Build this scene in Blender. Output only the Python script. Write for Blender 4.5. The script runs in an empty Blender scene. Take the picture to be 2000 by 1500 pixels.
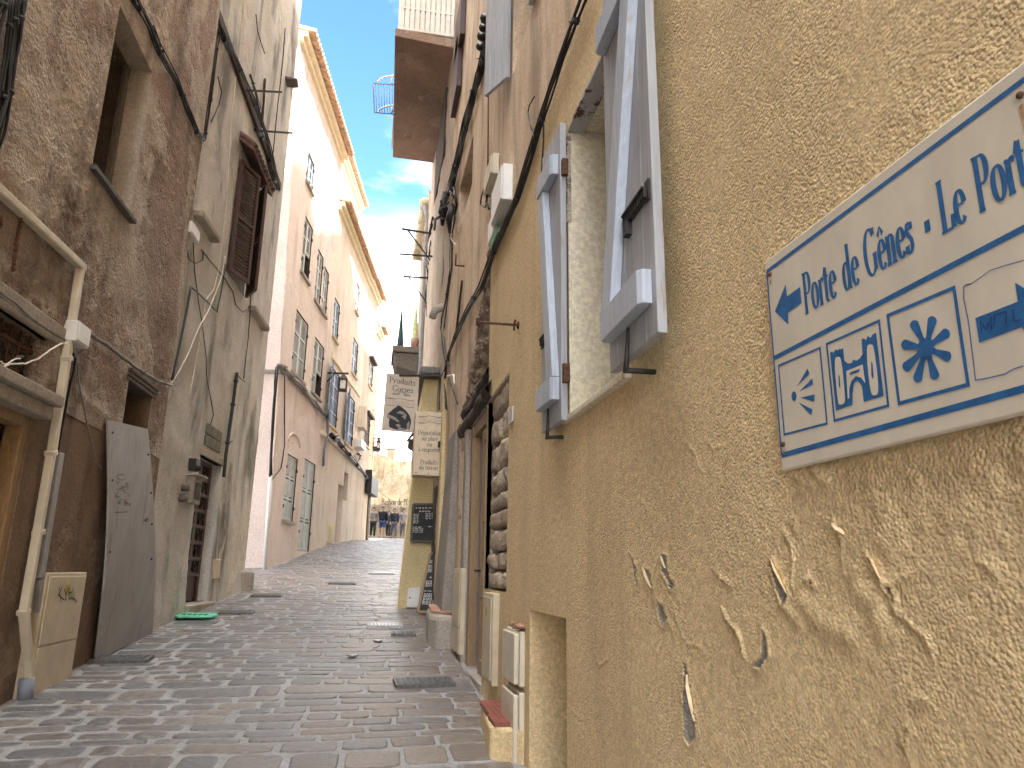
import bpy, bmesh, math, random
import numpy as np
from mathutils import Vector, Matrix
rnd = random.Random(7)
R = math.radians
C = bpy.context.scene.collection

# ------------------------------------------------------------------ camera solve (photo 2000 x 1500)
F = 1420.0; EYE = 1.5; SL = 0.076
Zc = Vector((70, 5520, -1420)).normalized()
Yc = Vector((719 - 1000, -361.7, -1420)).normalized(); Yc = (Yc - Zc * Yc.dot(Zc)).normalized()
Xc = Yc.cross(Zc)
CAM = Vector((0, 0, EYE))
def ray(u, v):
    c = Vector((u - 1000, 750 - v, -F)); return Vector((c.dot(Xc), c.dot(Yc), c.dot(Zc)))
def hit(u, v, p, n):
    r = ray(u, v); p = Vector(p); n = Vector(n); return CAM + r * ((p - CAM).dot(n) / r.dot(n))
def smooth(a, b, t):
    t = max(0, min(1, (t - a) / (b - a))); return t * t * (3 - 2 * t)
def gz(x, y):
    z = SL * y if y < 42 else SL * 42 + 0.5 * SL * min(y - 42, 2)
    xl = -2.5 + .15 * (y - 19.6)
    z += .27 * smooth(19, 27, y) * (1 - smooth(31, 38, y)) * (1 - smooth(0.1, 2.2, x - xl))
    return z
def ground(u, v):
    p = hit(u, v, (0, 0, 0), (0, -SL, 1))
    for i in range(6):
        dz = gz(p.x, p.y) - SL * p.y
        p = hit(u, v, (0, 0, dz), (0, -SL, 1))
    return p

# ------------------------------------------------------------------ object helpers
BASE = {}
def put(o, label=None, cat=None, group=None, kind=None):
    if label: o['label'] = label
    if cat: o['category'] = cat
    if group: o['group'] = group
    if kind: o['kind'] = kind
    return o
def thing(name, label, cat, loc=(0, 0, 0), group=None):
    o = bpy.data.objects.new(name, None); C.objects.link(o); o.location = loc; o.empty_display_size = .1
    BASE[o.name] = Vector(loc); return put(o, label, cat, group)
def base_of(o):
    return BASE.get(o.name, Vector((0, 0, 0))) if o else Vector((0, 0, 0))
class MB:
    def __init__(s): s.v = []; s.f = []; s.m = []; s.cur = 0; s.sm = []; s.smooth = False; s.col = {}
    def face(s, idx):
        s.f.append(tuple(idx)); s.m.append(s.cur); s.sm.append(s.smooth)
    def poly(s, pts):
        b = len(s.v); s.v += [Vector(p) for p in pts]; s.face(range(b, b + len(pts)))
    def box8(s, p):   # p: 4 bottom, 4 top
        b = len(s.v); s.v += [Vector(q) for q in p]
        for f in ((3, 2, 1, 0), (4, 5, 6, 7), (0, 1, 5, 4), (1, 2, 6, 5), (2, 3, 7, 6), (3, 0, 4, 7)): s.face([b + i for i in f])
    def box(s, c, d):
        x, y, z = c; a, b, e = d[0] / 2, d[1] / 2, d[2] / 2
        s.box8([(x - a, y - b, z - e), (x + a, y - b, z - e), (x + a, y + b, z - e), (x - a, y + b, z - e), (x - a, y - b, z + e), (x + a, y - b, z + e), (x + a, y + b, z + e), (x - a, y + b, z + e)])
    def bar(s, p, q, w, h, up=(0, 0, 1)):
        p = Vector(p); q = Vector(q); d = (q - p).normalized(); up = Vector(up)
        a = d.cross(up); a = a.normalized() if a.length > 1e-5 else Vector((1, 0, 0)); b = a.cross(d).normalized()
        a *= w / 2; b *= h / 2
        s.box8([p - a - b, p + a - b, p + a + b, p - a + b, q - a - b, q + a - b, q + a + b, q - a + b])
    def tube(s, pts, r, n=7, closed=False):
        pts = [Vector(p) for p in pts]; sm = s.smooth; s.smooth = True; b0 = len(s.v); N = len(pts); ref = None
        for i, p in enumerate(pts):
            d = (pts[min(i + 1, N - 1)] - pts[max(i - 1, 0)])
            d = d.normalized() if d.length > 1e-9 else Vector((0, 0, 1))
            if ref is None: ref = d.orthogonal().normalized()
            a = (ref - d * ref.dot(d)); a = a.normalized() if a.length > 1e-6 else d.orthogonal().normalized(); ref = a
            b = d.cross(a); rr = r[i] if isinstance(r, (list, tuple)) else r
            for k in range(n):
                t = 2 * math.pi * k / n; s.v.append(p + (a * math.cos(t) + b * math.sin(t)) * rr)
        for i in range(N - 1):
            for k in range(n):
                s.face((b0 + i * n + k, b0 + i * n + (k + 1) % n, b0 + (i + 1) * n + (k + 1) % n, b0 + (i + 1) * n + k))
        s.face([b0 + k for k in reversed(range(n))]); s.face([b0 + (N - 1) * n + k for k in range(n)]); s.smooth = sm
    def prism(s, pts, off):   # polygon extruded by vector
        pts = [Vector(p) for p in pts]; off = Vector(off); n = len(pts); b = len(s.v)
        s.v += pts + [p + off for p in pts]
        s.face(reversed(range(b, b + n))); s.face(range(b + n, b + 2 * n))
        for i in range(n): j = (i + 1) % n; s.face((b + i, b + j, b + n + j, b + n + i))
    def ball(s, c, r, nu=10, nv=6, sc=(1, 1, 1)):
        c = Vector(c); b = len(s.v); sm = s.smooth; s.smooth = True
        for j in range(nv + 1):
            ph = math.pi * j / nv
            for i in range(nu):
                t = 2 * math.pi * i / nu
                s.v.append(c + Vector((r * sc[0] * math.sin(ph) * math.cos(t), r * sc[1] * math.sin(ph) * math.sin(t), r * sc[2] * math.cos(ph))))
        for j in range(nv):
            for i in range(nu): s.face((b + j * nu + i, b + (j + 1) * nu + i, b + (j + 1) * nu + (i + 1) % nu, b + j * nu + (i + 1) % nu))
        s.smooth = sm
    def lathe(s, c, prof, n=14):
        b = len(s.v); c = Vector(c); sm = s.smooth; s.smooth = True
        for r, z in prof:
            for i in range(n):
                t = 2 * math.pi * i / n; s.v.append(c + Vector((r * math.cos(t), r * math.sin(t), z)))
        for j in range(len(prof) - 1):
            for i in range(n): s.face((b + j * n + i, b + j * n + (i + 1) % n, b + (j + 1) * n + (i + 1) % n, b + (j + 1) * n + i))
        s.smooth = sm
    def build(s, name, mats, parent=None, bevel=0, smooth=False, fix=True):
        me = bpy.data.meshes.new(name); off = base_of(parent)
        me.from_pydata([tuple(v - off) for v in s.v], [], s.f)
        for m in (mats if isinstance(mats, (list, tuple)) else [mats]): me.materials.append(m)
        me.polygons.foreach_set('material_index', s.m)
        me.polygons.foreach_set('use_smooth', [bool(x or smooth) for x in s.sm])
        if fix:
            bm = bmesh.new(); bm.from_mesh(me); bmesh.ops.recalc_face_normals(bm, faces=bm.faces[:]); bm.to_mesh(me); bm.free()
        me.update(); o = bpy.data.objects.new(name, me); C.objects.link(o)
        if parent: o.parent = parent; BASE[o.name] = off
        if bevel:
            m = o.modifiers.new('Bevel', 'BEVEL'); m.width = bevel; m.segments = 2; m.limit_method = 'ANGLE'; m.angle_limit = R(50)
        return o
def lone(mb, name, mat, label, cat, group=None, bevel=0, kind=None):   # a thing that is one mesh, its origin at its lowest point
    zs = min(mb.v, key=lambda v: v.z); loc = Vector((sum(v.x for v in mb.v) / len(mb.v), sum(v.y for v in mb.v) / len(mb.v), zs.z))
    mb.v = [v - loc for v in mb.v]; o = mb.build(name, mat, None, bevel); o.location = loc; BASE[o.name] = loc
    return put(o, label, cat, group, kind)

# ------------------------------------------------------------------ numpy value noise
def vnoise(x, y, seed=0):
    def h(i, j):
        n = (i * 374761393 + j * 668265263 + seed * 974711) & 0xffffffff
        n = ((n ^ (n >> 13)) * 1274126177) & 0xffffffff
        return ((n ^ (n >> 16)) & 0xffff) / 65535.0
    x = np.asarray(x, float); y = np.asarray(y, float)
    i = np.floor(x).astype(np.int64); j = np.floor(y).astype(np.int64); fx = x - i; fy = y - j
    fx = fx * fx * (3 - 2 * fx); fy = fy * fy * (3 - 2 * fy)
    return (h(i, j) * (1 - fx) + h(i + 1, j) * fx) * (1 - fy) + (h(i, j + 1) * (1 - fx) + h(i + 1, j + 1) * fx) * fy * 1.0 - .5

# ------------------------------------------------------------------ materials
def nodes(name):
    m = bpy.data.materials.new(name); m.use_nodes = True; nt = m.node_tree; nt.nodes.clear()
    o = nt.nodes.new('ShaderNodeOutputMaterial'); b = nt.nodes.new('ShaderNodeBsdfPrincipled'); nt.links.new(b.outputs[0], o.inputs[0])
    return m, nt, b
def N(nt, t, **k):
    n = nt.nodes.new(t)
    for a, v in k.items():
        if a.startswith('_'): setattr(n, a[1:], v)
        else: n.inputs[a.replace('_', ' ')].default_value = v
    return n
def noise(nt, vec, scale, detail=4, rough=.55, dist=0):
    n = N(nt, 'ShaderNodeTexNoise', Scale=scale, Detail=detail, Roughness=rough, Distortion=dist); nt.links.new(vec, n.inputs['Vector']); return n.outputs[0]
def ramp(nt, f, a, b, lo=0., hi=1.):
    n = N(nt, 'ShaderNodeMapRange'); n.interpolation_type = 'SMOOTHSTEP'
    nt.links.new(f, n.inputs[0]); n.inputs[1].default_value = a; n.inputs[2].default_value = b; n.inputs[3].default_value = lo; n.inputs[4].default_value = hi; return n.outputs[0]
def mixc(nt, f, a, b):
    n = nt.nodes.new('ShaderNodeMix'); n.data_type = 'RGBA'
    for s, i in ((f, 0), (a, 6), (b, 7)):
        if isinstance(s, (int, float)): n.inputs[i].default_value = s
        elif isinstance(s, (tuple, list)): n.inputs[i].default_value = (*s[:3], 1)
        else: nt.links.new(s, n.inputs[i])
    return n.outputs[2]
def mathn(nt, op, a, b=0.):
    n = nt.nodes.new('ShaderNodeMath'); n.operation = op
    for i, s in enumerate((a, b)):
        if isinstance(s, (int, float)): n.inputs[i].default_value = s
        else: nt.links.new(s, n.inputs[i])
    return n.outputs[0]
def scaled(nt, vec, sc):
    n = N(nt, 'ShaderNodeMapping'); n.inputs['Scale'].default_value = sc; nt.links.new(vec, n.inputs['Vector']); return n.outputs[0]
def bump(nt, h, strength, dist, prev=None):
    n = N(nt, 'ShaderNodeBump', Strength=strength, Distance=dist); nt.links.new(h, n.inputs['Height'])
    if prev: nt.links.new(prev, n.inputs['Normal'])
    return n.outputs[0]
def coords(nt): return N(nt, 'ShaderNodeTexCoord').outputs['Object']

def plaster(name, c1, c2, stain=(.2, .17, .14), grain=60, gdist=.004, gstr=.7, blotch=1.2, bl=(.42, .6), streak=.5, st=(.52, .72), patch=None, pscale=2.2, pr=(.5, .53), mid=9, middist=.012, rough=.92, peel=None, speck=(.86, 1.1), pebble=False, sscale=(2.1, 2.1, .42)):
    m, nt, b = nodes(name); v = coords(nt)
    col = mixc(nt, ramp(nt, noise(nt, v, blotch, 6, .62), *bl), c1, c2)
    hp = None
    if patch:
        pm = ramp(nt, noise(nt, v, pscale, 8, .68, .3), *pr); col = mixc(nt, pm, col, patch); hp = pm
    fine = ramp(nt, noise(nt, v, 38, 3), .3, .7, .84, 1.12)
    mul = nt.nodes.new('ShaderNodeMix'); mul.data_type = 'RGBA'; mul.blend_type = 'MULTIPLY'; mul.inputs[0].default_value = 1
    nt.links.new(col, mul.inputs[6]); nt.links.new(fine, mul.inputs[7]); col = mul.outputs[2]
    sp2 = nt.nodes.new('ShaderNodeMix'); sp2.data_type = 'RGBA'; sp2.blend_type = 'MULTIPLY'; sp2.inputs[0].default_value = 1
    nt.links.new(col, sp2.inputs[6]); nt.links.new(ramp(nt, noise(nt, v, 130, 2), .32, .68, *speck), sp2.inputs[7]); col = sp2.outputs[2]
    sv = scaled(nt, v, sscale); sm = ramp(nt, noise(nt, sv, 1.0, 7, .62, .3), st[0], st[1], 0, streak); col = mixc(nt, sm, col, stain)
    g = noise(nt, v, grain, 3, .6)
    if pebble:
        vo = N(nt, 'ShaderNodeTexVoronoi', Scale=grain * .8); nt.links.new(v, vo.inputs['Vector']); g = mathn(nt, 'SUBTRACT', mathn(nt, 'MULTIPLY', noise(nt, v, grain * .55, 2), .8), mathn(nt, 'MULTIPLY', vo.outputs['Distance'], .7))
    gm = noise(nt, v, mid, 5, .6)
    if peel:
        at = N(nt, 'ShaderNodeAttribute', _attribute_name='peel'); pk = at.outputs['Fac']
        pcol = mixc(nt, ramp(nt, noise(nt, v, 70, 4), .35, .65), *peel); col = mixc(nt, ramp(nt, pk, .4, .6), col, pcol)
    nrm = bump(nt, gm, .6, middist)
    if hp: nrm = bump(nt, hp, .9, -.02, nrm)
    bn = N(nt, 'ShaderNodeBump', Distance=gdist); nt.links.new(g, bn.inputs['Height']); nt.links.new(nrm, bn.inputs['Normal']); nt.links.new(ramp(nt, noise(nt, v, 1.7, 6, .65), .36, .62, .3 * gstr, gstr), bn.inputs['Strength']); nrm = bn.outputs[0]
    nt.links.new(col, b.inputs['Base Color']); nt.links.new(nrm, b.inputs['Normal']); b.inputs['Roughness'].default_value = rough; b.inputs['Specular IOR Level'].default_value = .25
    return m
def flat(name, c, rough=.6, var=.15, scale=12, metal=0, bumpd=0, streak=None, spec=.4):
    m, nt, b = nodes(name); v = coords(nt); n = noise(nt, scaled(nt, v, streak) if streak else v, scale, 5, .6)
    col = mixc(nt, ramp(nt, n, .3, .7), tuple(x * (1 - var) for x in c), tuple(min(1, x * (1 + var)) for x in c))
    nt.links.new(col, b.inputs['Base Color']); b.inputs['Roughness'].default_value = rough; b.inputs['Metallic'].default_value = metal; b.inputs['Specular IOR Level'].default_value = spec
    if bumpd: nt.links.new(bump(nt, n, .6, bumpd), b.inputs['Normal'])
    return m
def worn(name, c, under, amt=.62, scale=5, rough=.6, bumpd=.002, streak=(1, 1, 1)):
    m, nt, b = nodes(name); v = coords(nt)
    f = ramp(nt, noise(nt, scaled(nt, v, streak), scale, 8, .7), amt, amt + .05); n2 = ramp(nt, noise(nt, v, 2.5, 4), .3, .7)
    gr = ramp(nt, noise(nt, scaled(nt, v, (55, 55, 2.2)), 1, 5, .65), .3, .7)
    col = mixc(nt, f, mixc(nt, gr, mixc(nt, n2, tuple(x * .74 for x in c), tuple(x * .9 for x in c)), mixc(nt, n2, tuple(x * .98 for x in c), tuple(min(1, x * 1.12) for x in c))), under)
    nt.links.new(col, b.inputs['Base Color']); b.inputs['Roughness'].default_value = rough
    nt.links.new(bump(nt, f, .5, -bumpd, bump(nt, noise(nt, scaled(nt, v, (60, 60, 4)), 1, 4), .25, .002)), b.inputs['Normal'])
    return m

M = {}
M['yellow'] = plaster('yellow_render', (.74, .575, .33), (.69, .53, .3), stain=(.44, .32, .19), grain=150, gdist=.0050, gstr=1, streak=.4, st=(.48, .72), mid=40, middist=.0035, peel=((.3, .28, .25), (.42, .39, .34)), speck=(.83, 1.12), pebble=True)
M['reveal'] = plaster('cream_reveal', (.76, .69, .53), (.73, .655, .49), stain=(.42, .35, .24), grain=110, gdist=.003, blotch=.8, streak=.35, speck=(.93, 1.05), mid=25, middist=.002)
M['flake'] = flat('paint_flake', (.72, .57, .36), .8, .15, 60)
M['ochre'] = plaster('weathered_ochre_render', (.68, .52, .36), (.74, .59, .43), stain=(.32, .235, .165), grain=70, gdist=.006, streak=.8, st=(.44, .66), mid=7, peel=((.13, .095, .07), (.33, .25, .185)))
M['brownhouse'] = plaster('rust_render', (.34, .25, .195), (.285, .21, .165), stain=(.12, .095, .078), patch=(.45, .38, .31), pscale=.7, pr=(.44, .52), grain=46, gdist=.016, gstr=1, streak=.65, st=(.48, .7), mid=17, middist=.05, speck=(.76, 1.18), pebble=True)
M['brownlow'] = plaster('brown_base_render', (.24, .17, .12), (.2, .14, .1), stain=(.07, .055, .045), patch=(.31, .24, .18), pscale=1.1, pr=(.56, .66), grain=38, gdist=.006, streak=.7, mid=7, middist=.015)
M['greyhouse'] = plaster('grey_render', (.59, .565, .52), (.51, .49, .455), stain=(.15, .15, .142), patch=(.61, .545, .46), pscale=.5, pr=(.54, .66), grain=45, gdist=.004, streak=.95, st=(.48, .7), mid=4, middist=.02, sscale=(1.5, 1.5, .5))
M['pink'] = plaster('pink_render', (.79, .69, .64), (.73, .63, .58), stain=(.42, .35, .315), patch=(.79, .70, .62), pscale=.5, pr=(.45, .62), grain=30, gdist=.004, streak=.5, st=(.49, .7), mid=3)
M['pinkside'] = plaster('pale_pink_render', (.74, .63, .59), (.68, .575, .54), stain=(.46, .38, .34), grain=30, gdist=.004, streak=.35, mid=3)
M['peach'] = plaster('peach_render', (.77, .69, .60), (.71, .63, .54), stain=(.42, .36, .31), grain=30, gdist=.004, streak=.55, st=(.49, .7), mid=3)
M['tan'] = plaster('tan_render', (.62, .52, .42), (.54, .45, .36), stain=(.28, .23, .19), grain=30, gdist=.004, streak=.6, mid=3)
M['cream'] = plaster('cream_render', (.64, .5, .33), (.56, .44, .3), stain=(.34, .27, .18), grain=30, gdist=.004, streak=.5, mid=3)
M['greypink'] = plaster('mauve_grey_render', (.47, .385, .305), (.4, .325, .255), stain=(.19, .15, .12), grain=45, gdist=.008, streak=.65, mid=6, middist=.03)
M['shop'] = plaster('shop_yellow_render', (.68, .55, .3), (.62, .5, .27), stain=(.4, .32, .18), grain=50, gdist=.004, streak=.4, st=(.5, .75))
M['rubble'] = plaster('dark_rubble', (.3, .225, .165), (.19, .14, .105), stain=(.08, .06, .05), patch=(.4, .33, .26), pscale=5, pr=(.56, .64), grain=50, gdist=.014, gstr=1, streak=.4, mid=16, middist=.04)
M['stonew'] = plaster('rough_stone', (.62, .515, .4), (.5, .405, .31), stain=(.15, .115, .09), patch=(.56, .47, .38), pscale=4, pr=(.56, .64), grain=50, gdist=.014, gstr=1, streak=.4, mid=16, middist=.04)
M['bastion'] = plaster('bastion_stone', (.15, .116, .073), (.105, .077, .046), stain=(.065, .046, .028), patch=(.165, .135, .095), pscale=.5, pr=(.45, .55), grain=6, gdist=.05, blotch=.5, bl=(.44, .56), streak=.85, st=(.46, .66), mid=1.2, middist=.2)
M['concrete'] = plaster('slab_concrete', (.36, .24, .175), (.28, .19, .14), stain=(.12, .085, .065), patch=(.42, .3, .22), pscale=1.5, pr=(.5, .62), grain=40, gdist=.004, streak=.3)
M['stepstone'] = plaster('step_stone', (.4, .36, .31), (.33, .29, .25), stain=(.16, .14, .12), grain=50, gdist=.004)
M['stepdark'] = plaster('dark_cement', (.3, .27, .235), (.24, .215, .19), stain=(.11, .1, .09), grain=50, gdist=.004)
M['mortar'] = plaster('mortar', (.335, .335, .338), (.285, .285, .287), stain=(.18, .18, .18), grain=90, gdist=.006, streak=.2, mid=20, middist=.008, rough=.7)
M['ribback'] = flat('shadow_gap_metal', (.52, .48, .4), .6)  # toned darker than the ribs: shade of the gaps put into the colour
M['ribs'] = flat('cream_metal_panel', (.72, .67, .55), .5, .08, 4)
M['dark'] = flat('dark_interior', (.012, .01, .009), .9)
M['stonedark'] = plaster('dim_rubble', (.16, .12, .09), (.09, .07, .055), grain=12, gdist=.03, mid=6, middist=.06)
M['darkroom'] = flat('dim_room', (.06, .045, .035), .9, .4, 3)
M['black'] = flat('black_cable', (.014, .013, .014), .55)
M['blackiron'] = flat('black_iron', (.03, .026, .024), .6, .4, 20)
M['rust'] = flat('rusty_iron', (.1, .045, .025), .85, .5, 40, bumpd=.002)
M['rustrun'] = flat('rust_stain', (.42, .27, .14), .7, .25, 60)
M['greycable'] = flat('grey_cable', (.2, .19, .18), .6)
M['whitecable'] = flat('white_cable', (.62, .57, .5), .5)
M['beige'] = flat('beige_plastic', (.55, .47, .34), .5, .12, 5)
M['beige2'] = flat('cream_plastic', (.62, .555, .43), .5, .1, 5)
M['white'] = flat('white_plastic', (.72, .72, .7), .4, .06, 6)
M['greypvc'] = flat('grey_pvc', (.3, .3, .31), .5, .15, 6)
M['bluepvc'] = flat('blue_grey_pvc', (.19, .22, .28), .5, .12, 6)
M['lightwood'] = worn('pale_blue_paint', (.41, .42, .445), (.35, .315, .275), .58, 5, .6, .001, (7, 7, .8))
M['shedge'] = worn('blue_grey_paint', (.47, .52, .6), (.42, .385, .34), .6, 6, .5, .001, (5, 5, 1))
M['brownpaint'] = flat('brown_paint', (.075, .042, .038), .5, .25, 9, streak=(8, 8, 1), bumpd=.001)
M['sage'] = flat('sage_paint', (.52, .56, .55), .6, .12, 6)
M['bluepaint'] = flat('blue_paint', (.15, .21, .34), .55, .15, 6)
M['palebluepaint'] = flat('pale_blue_shutter_paint', (.42, .53, .68), .55, .12, 6)
M['greydoor'] = flat('grey_door_paint', (.2, .2, .21), .6, .15)
M['darkwood'] = flat('old_dark_wood', (.05, .035, .026), .8, .45, 14, streak=(1.5, 1.5, 12), bumpd=.006)
M['wood'] = flat('varnished_wood', (.29, .185, .095), .5, .25, 12, streak=(10, 10, 1), bumpd=.001)
M['oldwood'] = flat('grey_old_wood', (.12, .1, .085), .8, .4, 10, streak=(8, 8, 1), bumpd=.003)
M['ply'] = worn('grey_board_paint', (.36, .35, .35), (.26, .235, .21), .58, 2.4, .75, .001, (3, 3, .6))
M['terracotta'] = flat('terracotta', (.36, .2, .14), .8, .25, 8, bumpd=.003)
M['redtile'] = flat('red_glazed_tile', (.24, .075, .055), .55, .25, 14, bumpd=.002)
M['rooftile'] = flat('roof_tile', (.56, .37, .25), .85, .35, 7, bumpd=.006)
M['cornice'] = flat('cream_cornice', (.74, .66, .47), .8, .1, 6)
M['slate'] = flat('slate', (.11, .1, .095), .7, .3, 20, bumpd=.003)
M['signwhite'] = flat('sign_cream_enamel', (.66, .605, .495), .42, .07, 9, streak=(1, 1, .5))
M['signblue'] = flat('sign_blue_paint', (.022, .125, .32), .45, .2, 40)
M['felt'] = flat('marker_ink', (.1, .15, .36), .5, .3, 40)
M['feltdark'] = flat('dark_marker_ink', (.018, .05, .17), .5, .2, 40)
M['board'] = flat('sign_board_cream', (.56, .47, .38), .55, .07, 5)
M['board2'] = flat('sign_board_sand', (.66, .54, .39), .55, .07, 5)
M['ink'] = flat('sign_ink', (.05, .045, .045), .6)
M['inkgrey'] = flat('grey_ink', (.24, .22, .2), .6)
M['slateboard'] = flat('chalkboard', (.016, .018, .021), .6, .4, 6)
M['chalk'] = flat('chalk', (.62, .63, .6), .9)
M['chalkred'] = flat('red_chalk', (.5, .1, .1), .9)
M['iron'] = flat('cast_iron', (.12, .117, .115), .5, .35, 30, metal=.3, bumpd=.002)
M['steel'] = flat('bright_steel', (.3, .3, .3), .42, .5, 60, metal=.8, bumpd=.004)
M['glass'] = flat('dark_glass', (.03, .035, .04), .08, .2, 3, spec=.8)
M['greentag'] = flat('green_tag', (.02, .22, .07), .5)
M['mint'] = flat('mint_plastic', (.12, .55, .36), .45, .2, 9)
M['yellowlabel'] = flat('yellow_label', (.5, .36, .06), .5)
M['leaf'] = flat('leaf', (.06, .11, .03), .6, .4, 9)
M['brick'] = flat('old_grey_brick', (.15, .145, .11), .85, .3, 14, bumpd=.004)
M['whitejamb'] = plaster('white_jamb', (.7, .69, .68), (.6, .58, .57), stain=(.35, .32, .3), grain=60, gdist=.003, streak=.3)
M['lampglass'] = flat('lantern_glass', (.6, .58, .5), .3)

# paving stones: colour per stone from an attribute
def mat_cobble():
    m, nt, b = nodes('paving_stone'); v = coords(nt); at = N(nt, 'ShaderNodeAttribute', _attribute_name='stone')
    n = noise(nt, v, 22, 6, .65); n2 = noise(nt, v, 75, 3, .6)
    mul = nt.nodes.new('ShaderNodeMix'); mul.data_type = 'RGBA'; mul.blend_type = 'MULTIPLY'; mul.inputs[0].default_value = 1
    nt.links.new(at.outputs['Color'], mul.inputs[6]); nt.links.new(ramp(nt, n, .3, .7, .68, 1.28), mul.inputs[7])
    nt.links.new(mul.outputs[2], b.inputs['Base Color'])
    nt.links.new(ramp(nt, n, .3, .75, .3, .55), b.inputs['Roughness']); b.inputs['Specular IOR Level'].default_value = .5
    nt.links.new(bump(nt, n2, .6, .006, bump(nt, n, .7, .016)), b.inputs['Normal']); return m
M['cobble'] = mat_cobble()

# ------------------------------------------------------------------ facades
class Fac:
    def __init__(s, x0, y0, sl, side):
        s.x0, s.y0, s.sl, s.side = x0, y0, sl, side
        n = Vector((1, -sl, 0)).normalized(); s.n = n if side == 'L' else -n; s.a = Vector((sl, 1, 0)).normalized()
    def P(s, y, z, d=0.): return Vector((s.x0 + s.sl * (y - s.y0), y, z)) + s.n * d
    def at(s, u, v, d=0.): return hit(u, v, s.P(s.y0, 0, d), s.n)
    def px(s, u, v, d=0.):
        p = s.at(u, v, d) - s.n * d; return p.y, p.z
    def Y(s, u, v, d=0.): return s.px(u, v, d)[0]
    def Z(s, u, v, d=0.): return s.px(u, v, d)[1]
    def box(s, mb, y0, y1, z0, z1, d0, d1):
        mb.box8([s.P(y0, z0, d0), s.P(y1, z0, d0), s.P(y1, z0, d1), s.P(y0, z0, d1), s.P(y0, z1, d0), s.P(y1, z1, d0), s.P(y1, z1, d1), s.P(y0, z1, d1)])
    def rect(s, l, r, t, b, d=0.):
        um, vm = (l + r) / 2, (t + b) / 2
        y = sorted((s.Y(l, vm, d), s.Y(r, vm, d))); z = sorted((s.Z(um, b, d), s.Z(um, t, d))); return y[0], y[1], z[0], z[1]

def lines(a, b, step, cuts, fine=None):
    xs = {round(a, 4), round(b, 4)}
    x = a
    while x < b:
        st = step
        if fine:
            for (fa, fb, fs) in fine:
                if fa <= x < fb: st = fs
        xs.add(round(x, 4)); x += st
    for c in cuts:
        if a < c < b: xs.add(round(c, 4))
    xs = sorted(xs); out = [xs[0]]; cs = {round(c, 4) for c in cuts} | {round(a, 4), round(b, 4)}
    for x in xs[1:]:
        if x - out[-1] < .0012:
            if x in cs: out[-1] = x
            continue
        out.append(x)
    return np.array(out)
def wall(fac, y0, y1, z0, z1, holes, mat, parent, name='wall', step=.12, disp=None, amp=.008, seed=0, finey=None, finez=None, lean=None):
    hy = [h for q in holes for h in q[:2]]; hz = [h for q in holes for h in q[2:4]]
    ys = lines(y0, y1, step, hy, finey); zs = lines(z0, z1, step, hz, finez)
    Yg, Zg = np.meshgrid(ys, zs, indexing='ij')
    d = amp * (vnoise(Yg * 1.3, Zg * 1.3, seed) * 1.2 + vnoise(Yg * 5, Zg * 5, seed + 1) * .5)
    peel = None
    if disp:
        dd, peel = disp(Yg, Zg); d = d + dd
    fade = np.ones_like(d)
    for (a, b, c, e) in holes:
        dist = np.maximum(np.maximum(a - Yg, Yg - b), np.maximum(c - Zg, Zg - e)); fade = np.minimum(fade, np.clip(dist / .06, 0, 1))
    fade = np.minimum(fade, np.clip(np.minimum(Yg - y0, y1 - Yg) / .05, 0, 1)); d = d * fade
    ny, nz = len(ys), len(zs); off = base_of(parent)
    V = np.empty((ny, nz, 3)); lx = lean(Zg) if lean else 0
    V[..., 0] = fac.x0 + fac.sl * (Yg - fac.y0) + fac.n.x * d + lx * fac.n.x - off.x; V[..., 1] = Yg + fac.n.y * d + lx * fac.n.y - off.y; V[..., 2] = Zg - off.z
    yc = (ys[:-1] + ys[1:]) / 2; zc = (zs[:-1] + zs[1:]) / 2; YC, ZC = np.meshgrid(yc, zc, indexing='ij'); keep = np.ones_like(YC, bool)
    for (a, b, c, e) in holes: keep &= ~((YC > a) & (YC < b) & (ZC > c) & (ZC < e))
    I, J = np.nonzero(keep); q = np.stack([I * nz + J, (I + 1) * nz + J, (I + 1) * nz + J + 1, I * nz + J + 1], 1)
    if fac.side == 'R': q = q[:, ::-1]
    me = bpy.data.meshes.new(name); me.vertices.add(ny * nz); me.vertices.foreach_set('co', V.reshape(-1))
    me.loops.add(len(q) * 4); me.loops.foreach_set('vertex_index', q.reshape(-1).astype(np.int32))
    me.polygons.add(len(q)); me.polygons.foreach_set('loop_start', np.arange(0, len(q) * 4, 4, dtype=np.int32)); me.polygons.foreach_set('loop_total', np.full(len(q), 4, dtype=np.int32))
    me.polygons.foreach_set('use_smooth', np.ones(len(q), bool)); me.update(calc_edges=True); me.materials.append(mat)
    if peel is not None:
        at = me.attributes.new('peel', 'FLOAT', 'POINT'); at.data.foreach_set('value', peel.reshape(-1).astype(np.float32))
    o = bpy.data.objects.new(name, me); C.objects.link(o); o.parent = parent; BASE[o.name] = off; return o
def reveal(fac, h, depth, mat, parent, name='reveal', back=None, sides=(1, 1, 1, 1)):
    a, b, c, e = h; mb = MB()
    P = fac.P
    if sides[0]: mb.poly([P(a, c), P(a, c, -depth), P(a, e, -depth), P(a, e)])
    if sides[1]: mb.poly([P(b, c), P(b, c, -depth), P(b, e, -depth), P(b, e)])
    if sides[2]: mb.poly([P(a, c), P(b, c), P(b, c, -depth), P(a, c, -depth)])
    if sides[3]: mb.poly([P(a, e), P(b, e), P(b, e, -depth), P(a, e, -depth)])
    ms = [mat]
    if back:
        ms.append(back); mb.cur = 1; mb.poly([P(a, c, -depth), P(b, c, -depth), P(b, e, -depth), P(a, e, -depth)])
    return mb.build(name, ms, parent, fix=False)
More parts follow.
